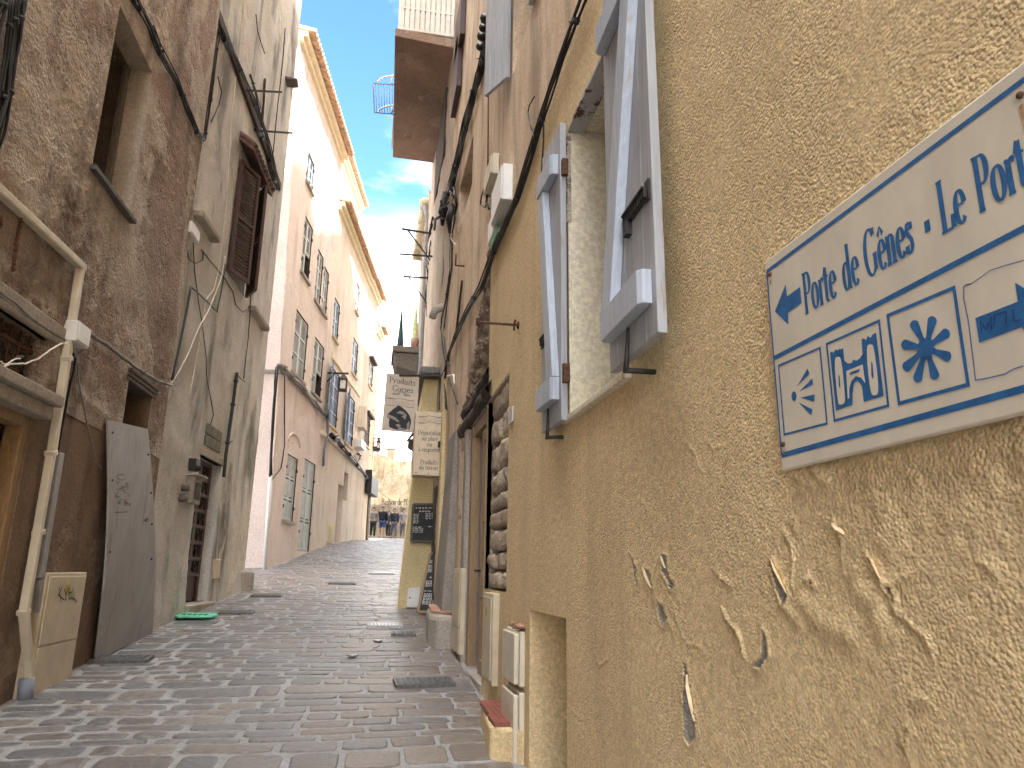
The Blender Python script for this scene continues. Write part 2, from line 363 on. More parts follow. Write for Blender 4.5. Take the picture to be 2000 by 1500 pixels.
def body(fac, y0, y1, z0, z1, depth, mat, parent, roof=None):
    mb = MB(); P = fac.P
    mb.poly([P(y0, z0), P(y0, z1), P(y0, z1, -depth), P(y0, z0, -depth)]); mb.poly([P(y1, z0), P(y1, z1), P(y1, z1, -depth), P(y1, z0, -depth)])
    mb.poly([P(y0, z0, -depth), P(y1, z0, -depth), P(y1, z1, -depth), P(y0, z1, -depth)]); 
    mb.build('side_walls', mat, parent, fix=False)
    r = MB(); r.box8([P(y0 - .02, z1, .02), P(y1 + .02, z1, .02), P(y1 + .02, z1, -depth), P(y0 - .02, z1, -depth), P(y0 - .02, z1 + .12, .05), P(y1 + .02, z1 + .12, .05), P(y1 + .02, z1 + .9, -depth), P(y0 - .02, z1 + .9, -depth)])
    r.build('roof', M['rooftile'], parent)

RW = Fac(1.0, 0, 0, 'R')
BR = Fac(-2.56, 8, .03, 'L')
GR = Fac(-2.5, 11, .07, 'L')
PK = Fac(-2.5, 19.6, .15, 'L')
SB = Fac(-3.9, 19.6, .15, 'L')
# ------------------------------------------------------------------ street: mortar bed and paving stones in one sheet
def xl(y): return BR.P(y, 0).x if y < 9.25 else GR.P(y, 0).x if y < 14.5 else -4.3 if y < 19.5 else PK.P(y, 0).x
def xr(y): return 1.0 if y < 20.2 else 1.75 + .15 * (y - 20)
def street():
    ys = np.concatenate([np.arange(-14, 2, 1.0), np.arange(2, 46, .35), np.arange(46, 62, 2.0)]); xs = np.concatenate([np.arange(-9, 12, .35)])
    v = []; f = []
    for y in ys:
        for x in xs: v.append((x, y, gz(x, y) + .006 * math.sin(x * 3.1 + y * 2.3)))
    nx = len(xs)
    for j in range(len(ys) - 1):
        for i in range(nx - 1): f.append((j * nx + i, j * nx + i + 1, (j + 1) * nx + i + 1, (j + 1) * nx + i))
    nm = len(f); cols = [(.3, .28, .26, 1)] * len(v)
    pal = [(.172, .157, .145), (.155, .148, .145), (.138, .134, .134), (.19, .167, .146), (.18, .168, .16), (.158, .138, .122), (.143, .141, .144), (.2, .178, .157), (.168, .152, .142)]
    y = 2.2
    while y < 44.5:
        dep = rnd.choice([.13, .16, .18, .21, .24, .28, .34] if y < 14 else [.16, .2, .24, .28])
        x = xl(y) + rnd.uniform(.0, .12); xe = xr(y) - .02; sk = rnd.uniform(-.01, .01)
        while x < xe - .08:
            t = (x - xl(y)) / 3.6
            ln = rnd.uniform(.18, .6) * (1.15 if dep > .3 else .85 if dep < .2 else 1); ln = min(ln, max(.1, xe - x))
            gap = (.024 + .02 * (1 - t) + rnd.uniform(-.008, .01)) if t < .55 else rnd.uniform(.011, .022)
            a, b = x + gap / 2, x + ln - gap / 2; x += ln
            if b - a < .07: continue
            yy = y + .03 * math.sin(x * 1.7 + y * 1.1) + sk * x + rnd.uniform(-.008, .008); c, d = yy + gap / 2, yy + dep - gap / 2 + rnd.uniform(-.012, .006)
            cx, cy, hx, hy = (a + b) / 2, (c + d) / 2, (b - a) / 2, max(.03, (d - c) / 2)
            col = rnd.choice(pal); k = rnd.uniform(.9, 1.13)
            if t > .6: k *= rnd.uniform(.85, 1.05); col = (col[0] * 1.08, col[1] * 1.0, col[2] * .92)
            n = 16 if y < 16 else 10; tilt = rnd.uniform(-.015, .015); tl2 = rnd.uniform(-.018, .018); zt = rnd.uniform(.004, .009); ex = rnd.uniform(.24, .46)
            ring = []
            for i in range(n):
                th = 2 * math.pi * (i + .5) / n; ct, st = math.cos(th), math.sin(th)
                jx = 1 + rnd.uniform(-.06, .03)
                ring.append((math.copysign(abs(ct) ** ex, ct) * jx, math.copysign(abs(st) ** ex, st) * (1 + rnd.uniform(-.07, .04))))
            b0 = len(v)
            for inset, z in ((0, -.012), (.003, zt * .6), (.011, zt), (.02, zt + .0005)):
                for (rx, ry) in ring:
                    px_, py_ = cx + rx * max(.01, hx - inset), cy + ry * max(.01, hy - inset)
                    v.append((px_, py_, gz(px_, py_) + z + (tilt * (px_ - cx) + tl2 * (py_ - cy) if z > 0 else 0) + .006 * math.sin(px_ * 3.1 + py_ * 2.3)))
            v.append((cx, cy, gz(cx, cy) + zt + .0015 + .006 * math.sin(cx * 3.1 + cy * 2.3)))
            cols += [(col[0] * k * .93, col[1] * k * .945, col[2] * k * .985, 1)] * (4 * n + 1)
            for r in range(3):
                for i in range(n): f.append((b0 + r * n + i, b0 + r * n + (i + 1) % n, b0 + (r + 1) * n + (i + 1) % n, b0 + (r + 1) * n + i))
            for i in range(n): f.append((b0 + 3 * n + i, b0 + 3 * n + (i + 1) % n, b0 + 4 * n))
        y += dep
    me = bpy.data.meshes.new('street'); me.from_pydata(v, [], f); me.materials.append(M['mortar']); me.materials.append(M['cobble'])
    mi = np.ones(len(f), np.int32); mi[:nm] = 0; me.polygons.foreach_set('material_index', mi); me.polygons.foreach_set('use_smooth', np.ones(len(f), bool))
    ca = me.color_attributes.new('stone', 'FLOAT_COLOR', 'POINT'); ca.data.foreach_set('color', np.array(cols, np.float32).reshape(-1))
    me.update(); o = bpy.data.objects.new('street', me); C.objects.link(o); put(o, 'sloping street of worn grey brown paving stones set in pale mortar', 'street', None, 'structure')
street()
# far ground sheet below everything, out to the horizon
g = MB(); g.poly([(-400, -400, -1.6), (400, -400, -1.6), (400, 700, -1.6), (-400, 700, -1.6)]); put(g.build('ground', M['mortar']), 'bare ground around the old town', 'ground', None, 'structure')

# ------------------------------------------------------------------ right: yellow house
HY = thing('yellow_house', 'yellow rendered house wall close by on the right with peeling paint and open shutters', 'house', (1.0, 2.5, -.3))
ZB = 4.55
win = RW.rect(1113, 1206, 300, 770); wY1, wZ0 = RW.px(1113, 815); wY0 = 2.72; wZ1 = 4.02; wZ0 = 2.295
hole_win = (wY0, wY1, wZ0, wZ1)
hole_niche = (3.74, 4.61, .0, 1.27)
hole_stone = (5.42, 6.45, 1.5, 3.02)
def cpx(ox, oy, sc): return lambda p: RW.px(ox + p[0] / sc, oy + p[1] / sc)
c6 = cpx(900, 850, 2.308); c7 = cpx(1400, 850, 2.308)
peels = [[c6(p) for p in q] for q in (
    [(763, 540), (785, 580), (795, 690), (790, 690), (775, 620)], [(825, 598), (850, 610), (862, 690), (845, 660)],
    [(898, 545), (925, 545), (930, 620), (965, 680), (945, 700), (925, 650), (900, 610)], [(880, 740), (910, 775), (930, 830), (905, 865), (885, 800)],
    [(1008, 1015), (1025, 1080), (1035, 1170), (1060, 1290), (1060, 1360), (1030, 1395), (1010, 1370), (998, 1230)],
    [(1358, 875), (1383, 930), (1385, 1000), (1350, 1055), (1312, 1035), (1350, 1000)])]
peels += [[c7(p) for p in q] for q in (
    [(238, 590), (248, 562), (290, 650), (320, 720), (300, 765), (268, 700)], [(395, 650), (420, 655), (440, 680), (430, 672)],
    [(680, 550), (720, 600), (745, 660), (735, 655), (700, 600)], [(865, 1330), (845, 1380), (838, 1380), (858, 1335)], [(340, 380), (350, 405), (346, 420), (340, 400)], [(745, 680), (775, 682), (798, 735), (795, 770), (785, 725)])]
ridges = [([c6(p) for p in q], w, a) for q, w, a in (
    ([(1130, 600), (1165, 640), (1225, 680)], .004, .006), ([(1180, 780), (1215, 850), (1255, 890), (1270, 960), (1280, 1000)], .005, .007), ([(1015, 940), (1050, 945), (1090, 965)], .004, .006),
    ([(755, 50), (765, 200), (780, 260), (830, 320), (850, 400), (880, 460)], .005, .006), ([(590, 900), (600, 980), (620, 1040), (660, 1010)], .006, .006), ([(1010, 30), (1060, 90), (1065, 130), (1090, 170)], .005, .005),
    ([(945, 740), (960, 800), (1000, 920)], .005, .006), ([(930, 830), (960, 900)], .005, .007), ([(655, 440), (662, 520)], .005, .005), ([(840, 130), (870, 140), (880, 90)], .004, .004), ([(700, 1180), (715, 1400)], .008, .005), ([(1115, 30), (1135, 65), (1165, 50)], .005, .005),
    ([(300, 1060), (480, 1220), (560, 1300)], .006, .002))]
ridges += [([c7(p) for p in q], w, a) for q, w, a in (
    ([(300, 435), (335, 500), (345, 570), (335, 680)], .008, .010), ([(515, 390), (530, 430), (565, 490), (560, 560), (580, 645), (620, 600)], .005, .008), ([(800, 800), (880, 860), (940, 910), (975, 1000)], .006, .008),
    ([(910, 590), (870, 640), (800, 670)], .006, .006), ([(390, 760), (470, 840), (600, 910)], .03, .014), ([(650, 700), (720, 780), (740, 880)], .028, .012), ([(0, 600), (20, 650), (70, 680)], .004, .006), ([(20, 770), (60, 850), (100, 890), (130, 1020)], .005, .007),
    ([(440, 160), (470, 200), (500, 210)], .012, .012), ([(340, 170), (360, 190), (420, 215)], .012, .010), ([(1180, 570), (1250, 620)], .008, .006), ([(880, 1200), (900, 1180), (950, 1200)], .01, .008), ([(700, 250), (800, 400), (760, 480)], .03, .008), ([(300, 770), (370, 850)], .016, .009), ([(840, 1400), (880, 1500)], .006, .005), ([(480, 795), (520, 760), (530, 740)], .003, .004))]
def seg_dist(Y, Z, pts):
    d = np.full(Y.shape, 9.)
    for (a, b) in zip(pts[:-1], pts[1:]):
        ax, az = a; bx, bz = b; L = (bx - ax) ** 2 + (bz - az) ** 2 + 1e-9
        t = np.clip(((Y - ax) * (bx - ax) + (Z - az) * (bz - az)) / L, 0, 1); d = np.minimum(d, np.hypot(Y - ax - t * (bx - ax), Z - az - t * (bz - az)))
    return d
def in_poly(Y, Z, pts):
    ins = np.zeros(Y.shape, bool)
    for (a, b) in zip(pts, pts[1:] + pts[:1]):
        c = ((a[1] > Z) != (b[1] > Z)) & (Y < (b[0] - a[0]) * (Z - a[1]) / (b[1] - a[1] + 1e-12) + a[0]); ins ^= c
    return ins
def yellow_disp(Y, Z):
    d = .0025 * vnoise(Y * 7, Z * 7, 3) + .0012 * vnoise(Y * 34, Z * 34, 5) * (1 + .9 * vnoise(Y * 2, Z * 2, 9)) + .0010 * vnoise(Y * 90, Z * 90, 15)
    lump = np.exp(-(((Y - .98) / .3) ** 2 + ((Z - 1.62) / .13) ** 2)); d = d + .009 * lump * (vnoise(Y * 30, Z * 30, 21) + .3 * vnoise(Y * 9, Z * 9, 22))
    peel = np.zeros_like(Y); wob = .003 * vnoise(Y * 60, Z * 60, 31); wob2 = .003 * vnoise(Y * 60, Z * 60, 32)
    for pts, w, a in ridges:
        ys = [p[0] for p in pts]; zs = [p[1] for p in pts]; m = (Y > min(ys) - 4 * w - .02) & (Y < max(ys) + 4 * w + .02) & (Z > min(zs) - 4 * w - .02) & (Z < max(zs) + 4 * w + .02)
        if m.any():
            q = seg_dist((Y + wob)[m], (Z + wob2)[m], pts); d[m] += (.68 * a * np.exp(-(q / (.75 * w)) ** 2)) if w < .012 else .55 * a * np.exp(-(q / w) ** 2)
    for pts in peels:
        ys = [p[0] for p in pts]; zs = [p[1] for p in pts]; m = (Y > min(ys) - .08) & (Y < max(ys) + .08) & (Z > min(zs) - .08) & (Z < max(zs) + .08)
        if m.any():
            i = in_poly((Y + wob)[m], (Z + wob2)[m], pts); q = seg_dist((Y + wob)[m], (Z + wob2)[m], pts + pts[:1])
            dd = d[m]; dd = np.where(i, -.006 + .002 * vnoise(Y[m] * 90, Z[m] * 90, 8), dd + .006 * np.exp(-(q / .009) ** 2)); d[m] = dd; pm = peel[m]; peel[m] = np.where(i, 1, pm)
    return d, peel
wall(RW, -7, 5.42, -.3, ZB, [hole_win, hole_niche], M['yellow'], HY, 'lower_wall', step=.06, disp=yellow_disp, amp=.006, seed=11, finey=[(.7, 2.2, .0052), (2.2, 4.4, .010), (4.4, 5.45, .02)], finez=[(.35, 2.2, .0062), (2.2, 4.0, .012)])
wall(RW, 5.42, 6.48, -.3, ZB, [(5.42, 6.45, 1.35, 3.02)], M['yellow'], HY, 'corner_wall', step=.03, disp=lambda Y, Z: (.003 * vnoise(Y * 20, Z * 20, 3), np.zeros_like(Y)), amp=.006, seed=11)
wall(RW, -7, 6.5, ZB, 23.5, [(4.6, 5.46, 5.75, 7.4)], M['ochre'], HY, 'upper_wall', step=.1, amp=.012, seed=13)
body(RW, -7, 6.5, -.3, 23.5, 7, M['ochre'], HY)
HS = thing('south_house', 'plain ochre house behind the viewer on the right side of the street', 'house', (1.0, -20, -2))
wall(RW, -40, -7.02, -2.5, 23.5, [], M['ochre'], HS, 'wall', step=.8, amp=.01, seed=14); body(RW, -40, -7.02, -2.5, 23.5, 7, M['ochre'], HS)
# window recess
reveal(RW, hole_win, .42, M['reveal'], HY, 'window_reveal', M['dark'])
w = MB(); RW.box(w, wY0 + .02, wY1 - .02, wZ0 + .02, wZ1 - .02, -.40, -.36)
wn = w.build('window', M['glass'], HY)
w = MB()
for (a, b, c, e) in ((wY0, wY0 + .06, wZ0, wZ1), (wY1 - .06, wY1, wZ0, wZ1), (wY0, wY1, wZ0, wZ0 + .07), (wY0, wY1, wZ1 - .07, wZ1), ((wY0 + wY1) / 2 - .04, (wY0 + wY1) / 2 + .04, wZ0, wZ1)): RW.box(w, a, b, c, e, -.35, -.31 + .002 * a)
w.build('window_frame', M['lightwood'], wn)
w = MB(); RW.box(w, wY0 - .02, wY1 + .03, wZ0 - .035, wZ0 - .002, -.3, .03); w.build('sill', M['reveal'], wn, bevel=.006)
w = MB()   # rotten lintel board
pts = [RW.P(wY0, wZ1 - .002, .004), RW.P(wY1 - .0, wZ1 - .002, .004), RW.P(wY1, wZ1 - .002, -.1), RW.P(wY0, wZ1 - .002, -.1)]
w.prism(pts, (0, 0, -.022)); w.build('lintel_board', worn('flaked_lintel_paint', (.5, .5, .49), (.09, .045, .028), .52, 9, .8, .004), wn)
w = MB(); RW.box(w, wY1 - .34, wY1 - .22, wZ1 - .10, wZ1 - .024, -.3, -.25); w.build('hinge_block', M['oldwood'], wn)
# broken plaster edge by the far jamb
w = MB()
for k in range(9):
    z = 3.42 + k * .062; RW.box(w, wY1 - .004, wY1 + rnd.uniform(.02, .05), z, z + .06, -.02, rnd.uniform(.006, .014))
w.build('broken_plaster', M['stonew'], HY, bevel=.006)
# curled paint flakes along the edges of the bare patches
for (pts_, ox, oy, dx_, dz_, lift_) in (([(825, 598), (838, 635), (850, 662), (860, 690)], 900, 850, .012, .004, .016), ([(1025, 1080), (1032, 1140), (1048, 1220), (1060, 1290)], 900, 850, -.006, 0, .010), ([(248, 562), (270, 612), (292, 655), (318, 715)], 1400, 850, .006, .004, .012), ([(522, 392), (545, 415), (565, 425), (580, 438)], 1400, 850, .002, -.006, .007), ([(700, 560), (722, 600), (745, 655)], 1400, 850, .005, .004, .012), ([(905, 545), (915, 575), (925, 600)], 900, 850, .008, 0, .010)):
    B_ = [RW.px(ox + a / 2.308, oy + b / 2.308) for a, b in pts_]; mb = MB(); n_ = len(B_)
    for k, (y, z) in enumerate(B_):
        w_ = math.sin(math.pi * (k + .6) / (n_ + .2)); mb.v += [RW.P(y, z, .001), RW.P(y - dx_ * .5 * w_, z + dz_ * .5, .001 + lift_ * .7 * w_), RW.P(y - dx_ * w_, z + dz_, .002 + lift_ * w_)]
    for k in range(n_ - 1):
        for j in range(2): mb.face((3 * k + j, 3 * k + 3 + j, 3 * k + 4 + j, 3 * k + 1 + j))
    o_ = mb.build('paint_flake', M['flake'], HY, fix=False); sm_ = o_.modifiers.new('Solidify', 'SOLIDIFY'); sm_.thickness = .0015
def z_shutter(hinge, end, z0, z1, flip, name='shutter', latch=1):
    h = Vector(hinge); e = Vector(end); a = Vector((e.x - h.x, e.y - h.y, 0)); W = a.length; a.normalize(); n = Vector((-1, 0, 0)); n = (n - a * n.dot(a)).normalized()
    Pt = lambda s, z, d: Vector((h.x, h.y, z)) + a * s + n * d
    def bx(mb, s0, s1, z0, z1, d0, d1): mb.box8([Pt(s0, z0, d0), Pt(s1, z0, d0), Pt(s1, z0, d1), Pt(s0, z0, d1), Pt(s0, z1, d0), Pt(s1, z1, d0), Pt(s1, z1, d1), Pt(s0, z1, d1)])
    mb = MB(); nb = 5
    for i in range(nb): bx(mb, W * i / nb + .0012, W * (i + 1) / nb - .0012, z0, z1, 0, .035)
    sh = mb.build(name, M['lightwood'], HY, bevel=.003)
    mb = MB()
    for zz in (z0 + .115, z1 - .32):
        s0, s1 = .03, W - .035
        mb = MB(); mb.prism([Pt(s0, zz, .036), Pt(s1, zz, .036), Pt(s1, zz, .07), Pt(s1 - .02, zz, .085), Pt(s0 + .02, zz, .085), Pt(s0, zz, .07)], (0, 0, .125)); mb.build('batten', M['shedge'], sh, bevel=.004)
    mb = MB(); zb, zt = z0 + .242, z1 - .322; s_b, s_t = (.09, W - .1) if flip else (W - .12, .1)
    mb.prism([Pt(s_b - .06, zb, .036), Pt(s_b + .06, zb, .036), Pt(s_t + .06, zt, .036), Pt(s_t - .06, zt, .036)], n * .042); mb.build('brace', M['shedge'], sh, bevel=.004)
    mb = MB(); zl = z0 + .52; s0 = W * .5; s1 = W * .93   # perforated latch plate
    bx(mb, s0, s1, zl + .028, zl + .036, .036, .062); bx(mb, s0, s1, zl - .008, zl, .036, .05)
    for k in range(11): t = s0 + (s1 - s0) * k / 10; bx(mb, t - .004, t + .004, zl - .006, zl + .03, .037, .056)
    bx(mb, s1 - .02, s1 + .02, zl - .02, zl + .06, .036, .044); bx(mb, s0 + .01, s0 + .05, zl - .06, zl - .006, .036, .06)
    mb.build('latch', M['blackiron'], sh)
    for zz in (z0 + .25, z1 - .3): mb = MB(); bx(mb, -.03, .04, zz - .05, zz + .05, -.004, .03); mb.build('hinge', M['rust'], sh)
    mb = MB(); sk = W * .52   # wall catch below
    mb.tube([Pt(sk, z0 + .1, .05), Pt(sk - .01, z0 - .02, .055), Pt(sk - .015, z0 - .07, .06)], [.006, .010, .010], 7)
    mb.tube([Pt(sk - .015, z0 - .06, .06), Pt(sk - .03, z0 - .055, -.06)], .011, 7); mb.build('catch', M['blackiron'], sh)
    return sh
z_shutter((.945, 2.70, 0), (.935, 2.165, 0), 2.275, 4.06, True)
z_shutter((.978, 3.60, 0), (.965, 4.0, 0), 2.265, 4.03, True)
# niche at the foot
reveal(RW, hole_niche, .45, M['yellow'], HY, 'niche', M['yellow'])
# bare stone jamb under the yellow render
def stones(mb, fac, y0, y1, z0, z1, d, rows, seed, thick=.14):
    r = random.Random(seed); z = z0
    hs = [r.uniform(.7, 1.35) for _ in range(rows)]; s = sum(hs); hs = [h * (z1 - z0) / s for h in hs]
    for h in hs:
        cuts = [y0, y1] if r.random() < .35 else [y0, y0 + (y1 - y0) * r.uniform(.35, .65), y1]
        for a, b in zip(cuts[:-1], cuts[1:]):
            nu, nv = 9, 7; b0 = len(mb.v); off = r.uniform(-.012, .012); sd = r.randint(0, 9999)
            for j in range(nv + 1):
                for i in range(nu + 1):
                    u, w = i / nu * 2 - 1, j / nv * 2 - 1; e = max(0, 1 - abs(u) ** 9) ** .4 * max(0, 1 - abs(w) ** 7) ** .45
                    yy = a + (b - a) * (i / nu) + .02 * float(vnoise(j * .7, i * .7, sd)); zz = z + h * (j / nv) + .025 * float(vnoise(i * .6, j * .6, sd + 1))
                    nn = float(vnoise(yy * 17, zz * 17, sd)) * .035 + float(vnoise(yy * 45, zz * 45, sd)) * .014
                    mb.v.append(fac.P(yy, zz, d - thick + (thick + off + nn) * e))
            sm = mb.smooth; mb.smooth = True
            for j in range(nv):
                for i in range(nu): mb.face((b0 + j * (nu + 1) + i, b0 + j * (nu + 1) + i + 1, b0 + (j + 1) * (nu + 1) + i + 1, b0 + (j + 1) * (nu + 1) + i))
            mb.smooth = sm
        z += h
mb = MB(); stones(mb, RW, 5.43, 6.47, 1.34, 3.03, -.02, 9, 4); mb.build('stone_jamb', M['stonew'], HY, fix=False)
mb = MB(); mb.poly([RW.P(5.42, 1.3, -.13), RW.P(6.5, 1.3, -.13), RW.P(6.5, 3.1, -.13), RW.P(5.42, 3.1, -.13)]); RW.box(mb, 5.40, 6.46, 3.0, 3.024, -.14, -.003); mb.box8([RW.P(6.45, -.3, -.5), RW.P(6.5, -.3, -.5), RW.P(6.5, -.3, -.02), RW.P(6.45, -.3, -.02), RW.P(6.45, 3.1, -.5), RW.P(6.5, 3.1, -.5), RW.P(6.5, 3.1, -.06), RW.P(6.45, 3.1, -.06)]); mb.build('stone_core', M['stonew'], HY)
# upper window with half open plank shutters
reveal(RW, (4.6, 5.46, 5.75, 7.4), .3, M['ochre'], HY, 'upper_window_reveal', M['dark'])
for (ya, xa, yb, xb) in ((5.46, .98, 5.78, .82), (4.6, .96, 4.28, .93)):
    mb = MB()
    for k in range(4):
        t0, t1 = k / 4 + .01, (k + 1) / 4 - .01; p = Vector((xa + (xb - xa) * t0, ya + (yb - ya) * t0, 0)); q = Vector((xa + (xb - xa) * t1, ya + (yb - ya) * t1, 0))
        nn = Vector((0, 0, 1)).cross(q - p).normalized() * .035
        mb.box8([p + Vector((0, 0, 5.72)), q + Vector((0, 0, 5.72)), q + nn + Vector((0, 0, 5.72)), p + nn + Vector((0, 0, 5.72)), p + Vector((0, 0, 7.4)), q + Vector((0, 0, 7.4)), q + nn + Vector((0, 0, 7.4)), p + nn + Vector((0, 0, 7.4))])
    mb.build('upper_shutter', M['lightwood'], HY, bevel=.004)

# ------------------------------------------------------------------ right: ochre house with the wooden door
HO = thing('ochre_house', 'tall weathered ochre house with wooden street door beyond the yellow wall', 'house', (1.0, 11, -.2))
door_h = (6.55, 7.75, .3, 3.0)
w1 = (8.3, 8.9, 6.05, 7.3); w2 = (9.6, 10.4, 8.2, 10.2)
wb = RW.rect(898, 922, 322, 405)
def ochre_disp(Y, Z):
    d = .012 * vnoise(Y * 2.2, Z * .5, 3) + .006 * vnoise(Y * 14, Z * 14, 6)
    rough = np.clip(1 - np.hypot((Y - 6.9) / .75, (Z - 3.75) / .75), 0, 1) * 3; rough = np.clip(rough, 0, 1)
    
    rough = np.clip(((4.75 - (Y - 6.5) * .72 + .25 * vnoise(Y * 4, Z * 4, 77)) - Z) / .03, 0, 1) * (Z > 3.0) * (Y < 8.7)
    d = d + rough * (-.03 + .07 * vnoise(Y * 9, Z * 9, 8) + .06 * vnoise(Y * 22, Z * 22, 18) + .03 * vnoise(Y * 45, Z * 45, 19)); return d, rough * 1.0
wall(RW, 6.5, 11.0, -.2, 21.5, [door_h, (wb[0], wb[1], wb[2], wb[3])], M['ochre'], HO, 'wall', step=.07, disp=ochre_disp, amp=.012, seed=33, finez=[(2.9, 5, .018)], finey=[(6.5, 8.8, .018)])
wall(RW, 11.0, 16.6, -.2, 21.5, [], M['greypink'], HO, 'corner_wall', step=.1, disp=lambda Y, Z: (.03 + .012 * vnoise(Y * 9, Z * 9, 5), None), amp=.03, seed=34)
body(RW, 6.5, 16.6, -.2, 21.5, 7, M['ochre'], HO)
reveal(RW, wb, .3, M['ochre'], HO, 'window_reveal', M['dark'])
# lintel: two weathered timbers with an uneven face
mb = MB(); ny, nz = 26, 10
for (ya, yb, za, zb, d, sd) in ((6.3, 8.6, 3.0, 3.2, .05, 1), (6.45, 8.35, 3.17, 3.36, .035, 2)):
    b0 = len(mb.v)
    for i in range(ny + 1):
        for j in range(nz):
            t = 2 * math.pi * j / nz; y = ya + (yb - ya) * i / ny
            q = .5 + .22 * float(vnoise(y * 4, j * .8, sd)) + .12 * float(vnoise(y * 13, j * 2, sd))
            mb.v.append(RW.P(y, (za + zb) / 2 + (zb - za) * q * math.sin(t) + .02 * math.sin(y * 3), d - .1 + .2 * q * math.cos(t)))
    mb.smooth = True
    for i in range(ny):
        for j in range(nz): mb.face((b0 + i * nz + j, b0 + i * nz + (j + 1) % nz, b0 + (i + 1) * nz + (j + 1) % nz, b0 + (i + 1) * nz + j))
    mb.smooth = False
mb.build('lintel', M['darkwood'], HO, fix=False)
# door: frame, closed near leaf, dark gap
a, b, c, e = door_h
reveal(RW, door_h, .5, M['stepstone'], HO, 'doorway', M['dark'])
mb = MB(); RW.box(mb, 6.52, 6.62, .3, 3.0, -.14, -.03); RW.box(mb, 7.6, 7.755, .3, 3.0, -.2, -.015); RW.box(mb, 6.62, 7.6, 2.88, 3.0, -.14, -.03); fr = mb.build('door_frame', M['wood'], HO, bevel=.008)
mb = MB(); y0, y1 = 6.63, 7.2
for (ya, yb, za, zb) in ((y0, y0 + .1, .52, 2.87), (y1 - .1, y1, .52, 2.87), (y0 + .1, y1 - .1, .52, .7), (y0 + .1, y1 - .1, 1.25, 1.38), (y0 + .1, y1 - .1, 1.95, 2.02), (y0 + .1, y1 - .1, 2.76, 2.87)): RW.box(mb, ya, yb, za, zb, -.11, -.06)
RW.box(mb, y0 + .1, y1 - .1, .7, 1.25, -.098, -.075); dl = mb.build('door', M['wood'], HO, bevel=.006)
mb = MB(); RW.box(mb, y0 + .1, y1 - .1, 1.38, 1.95, -.09, -.085); RW.box(mb, y0 + .1, y1 - .1, 2.02, 2.76, -.09, -.085); mb.build('pane', M['glass'], dl)
mb = MB(); mb.tube([RW.P(7.15, 1.5, -.06), RW.P(7.15, 1.5, -.01), RW.P(7.05, 1.5, -.01)], .011); mb.build('handle', M['blackiron'], dl)
mb = MB(); RW.box(mb, 7.5, 7.56, .55, 2.85, -.16, -.10); mb.build('inner_leaf_edge', M['bluepvc'], HO)
mb = MB(); RW.box(mb, 6.5, 7.8, .3, gz(1, 7) + .04, -.5, .02); mb.build('door_sill', M['stepstone'], HO, bevel=.01)
# rendered pier under the stones and foot stones
mb = MB(); stones(mb, RW, 7.78, 8.6, .75, 3.05, .0, 9, 14, .1); mb.build('stone_jamb', M['stonew'], HO, fix=False)
mb = MB(); RW.box(mb, 7.76, 7.95, .3, 3.0, -.05, .035); mb.build('grey_jamb', M['stepstone'], HO, bevel=.02)
mb = MB()
mb.box8([(1.02, 8.7, .3), (1.02, 9.9, .4), (.82, 9.9, .4), (.82, 8.75, .3), (1.02, 8.8, 3.2), (1.02, 9.6, 3.2), (.955, 9.6, 3.2), (.955, 8.8, 3.2)]); mb.build('battered_pier', M['stepdark'], HO, bevel=.03)
mb = MB(); mb.prism([(1.0, 8.55, .3), (1.0, 9.5, .35), (.74, 9.5, .35), (.72, 8.8, .3), (.8, 8.55, .3)], (0, 0, .7)); mb.build('foot_block', M['stepstone'], HO, bevel=.05)
mb = MB(); mb.prism([(.99, 8.6, 1.01), (.99, 9.45, 1.06), (.76, 9.45, 1.06), (.75, 8.85, 1.01)], (0, 0, .03)); mb.build('terracotta_tile', M['terracotta'], HO, bevel=.006)
# yellow shop pier projecting into the street, battered
mb = MB(); zt = 4.66
mb.box8([(.47, 12.0, .7), (1.2, 12.0, .7), (1.2, 14.2, .7), (.55, 14.2, .7), (.745, 12.0, zt), (1.2, 12.0, zt), (1.2, 14.2, zt), (.8, 14.2, zt)]); mb.build('shop_pier', M['shop'], HO, bevel=.02)
mb = MB(); mb.box8([(.62, 11.72, zt - .02), (1.15, 11.5, zt - .02), (1.15, 14.2, zt - .02), (.72, 14.2, zt - .02), (.68, 11.75, zt + .14), (1.15, 11.55, zt + .1), (1.15, 14.2, zt + .2), (.78, 14.2, zt + .2)]); mb.build('ledge', M['slate'], HO, bevel=.03)
mb = MB(); RW.box(mb, 11.2, 11.62, 1.0, 2.75, -.02, .05); mb.build('shop_door_edge', M['darkwood'], HO, bevel=.006)
mb = MB(); RW.box(mb, 10.55, 10.75, .7, 4.4, -.02, .05); mb.build('yellow_strip', M['shop'], HO, bevel=.01)
# slender folded brown shutters high up
for (l, r_, t, bt) in ((900, 910, 22, 92), (893, 903, 105, 190)):
    q = RW.rect(l, r_, t, bt); mb = MB(); RW.box(mb, q[0], q[1], q[2], q[3], .01, .09); mb.build('shutter', M['brownpaint'], HO, bevel=.006)
q = RW.rect(857, 872, 243, 338); mb = MB(); RW.box(mb, q[0], q[1], q[2], q[3], .0, .06); mb.build('window_casing', M['darkwood'], HO, bevel=.01)
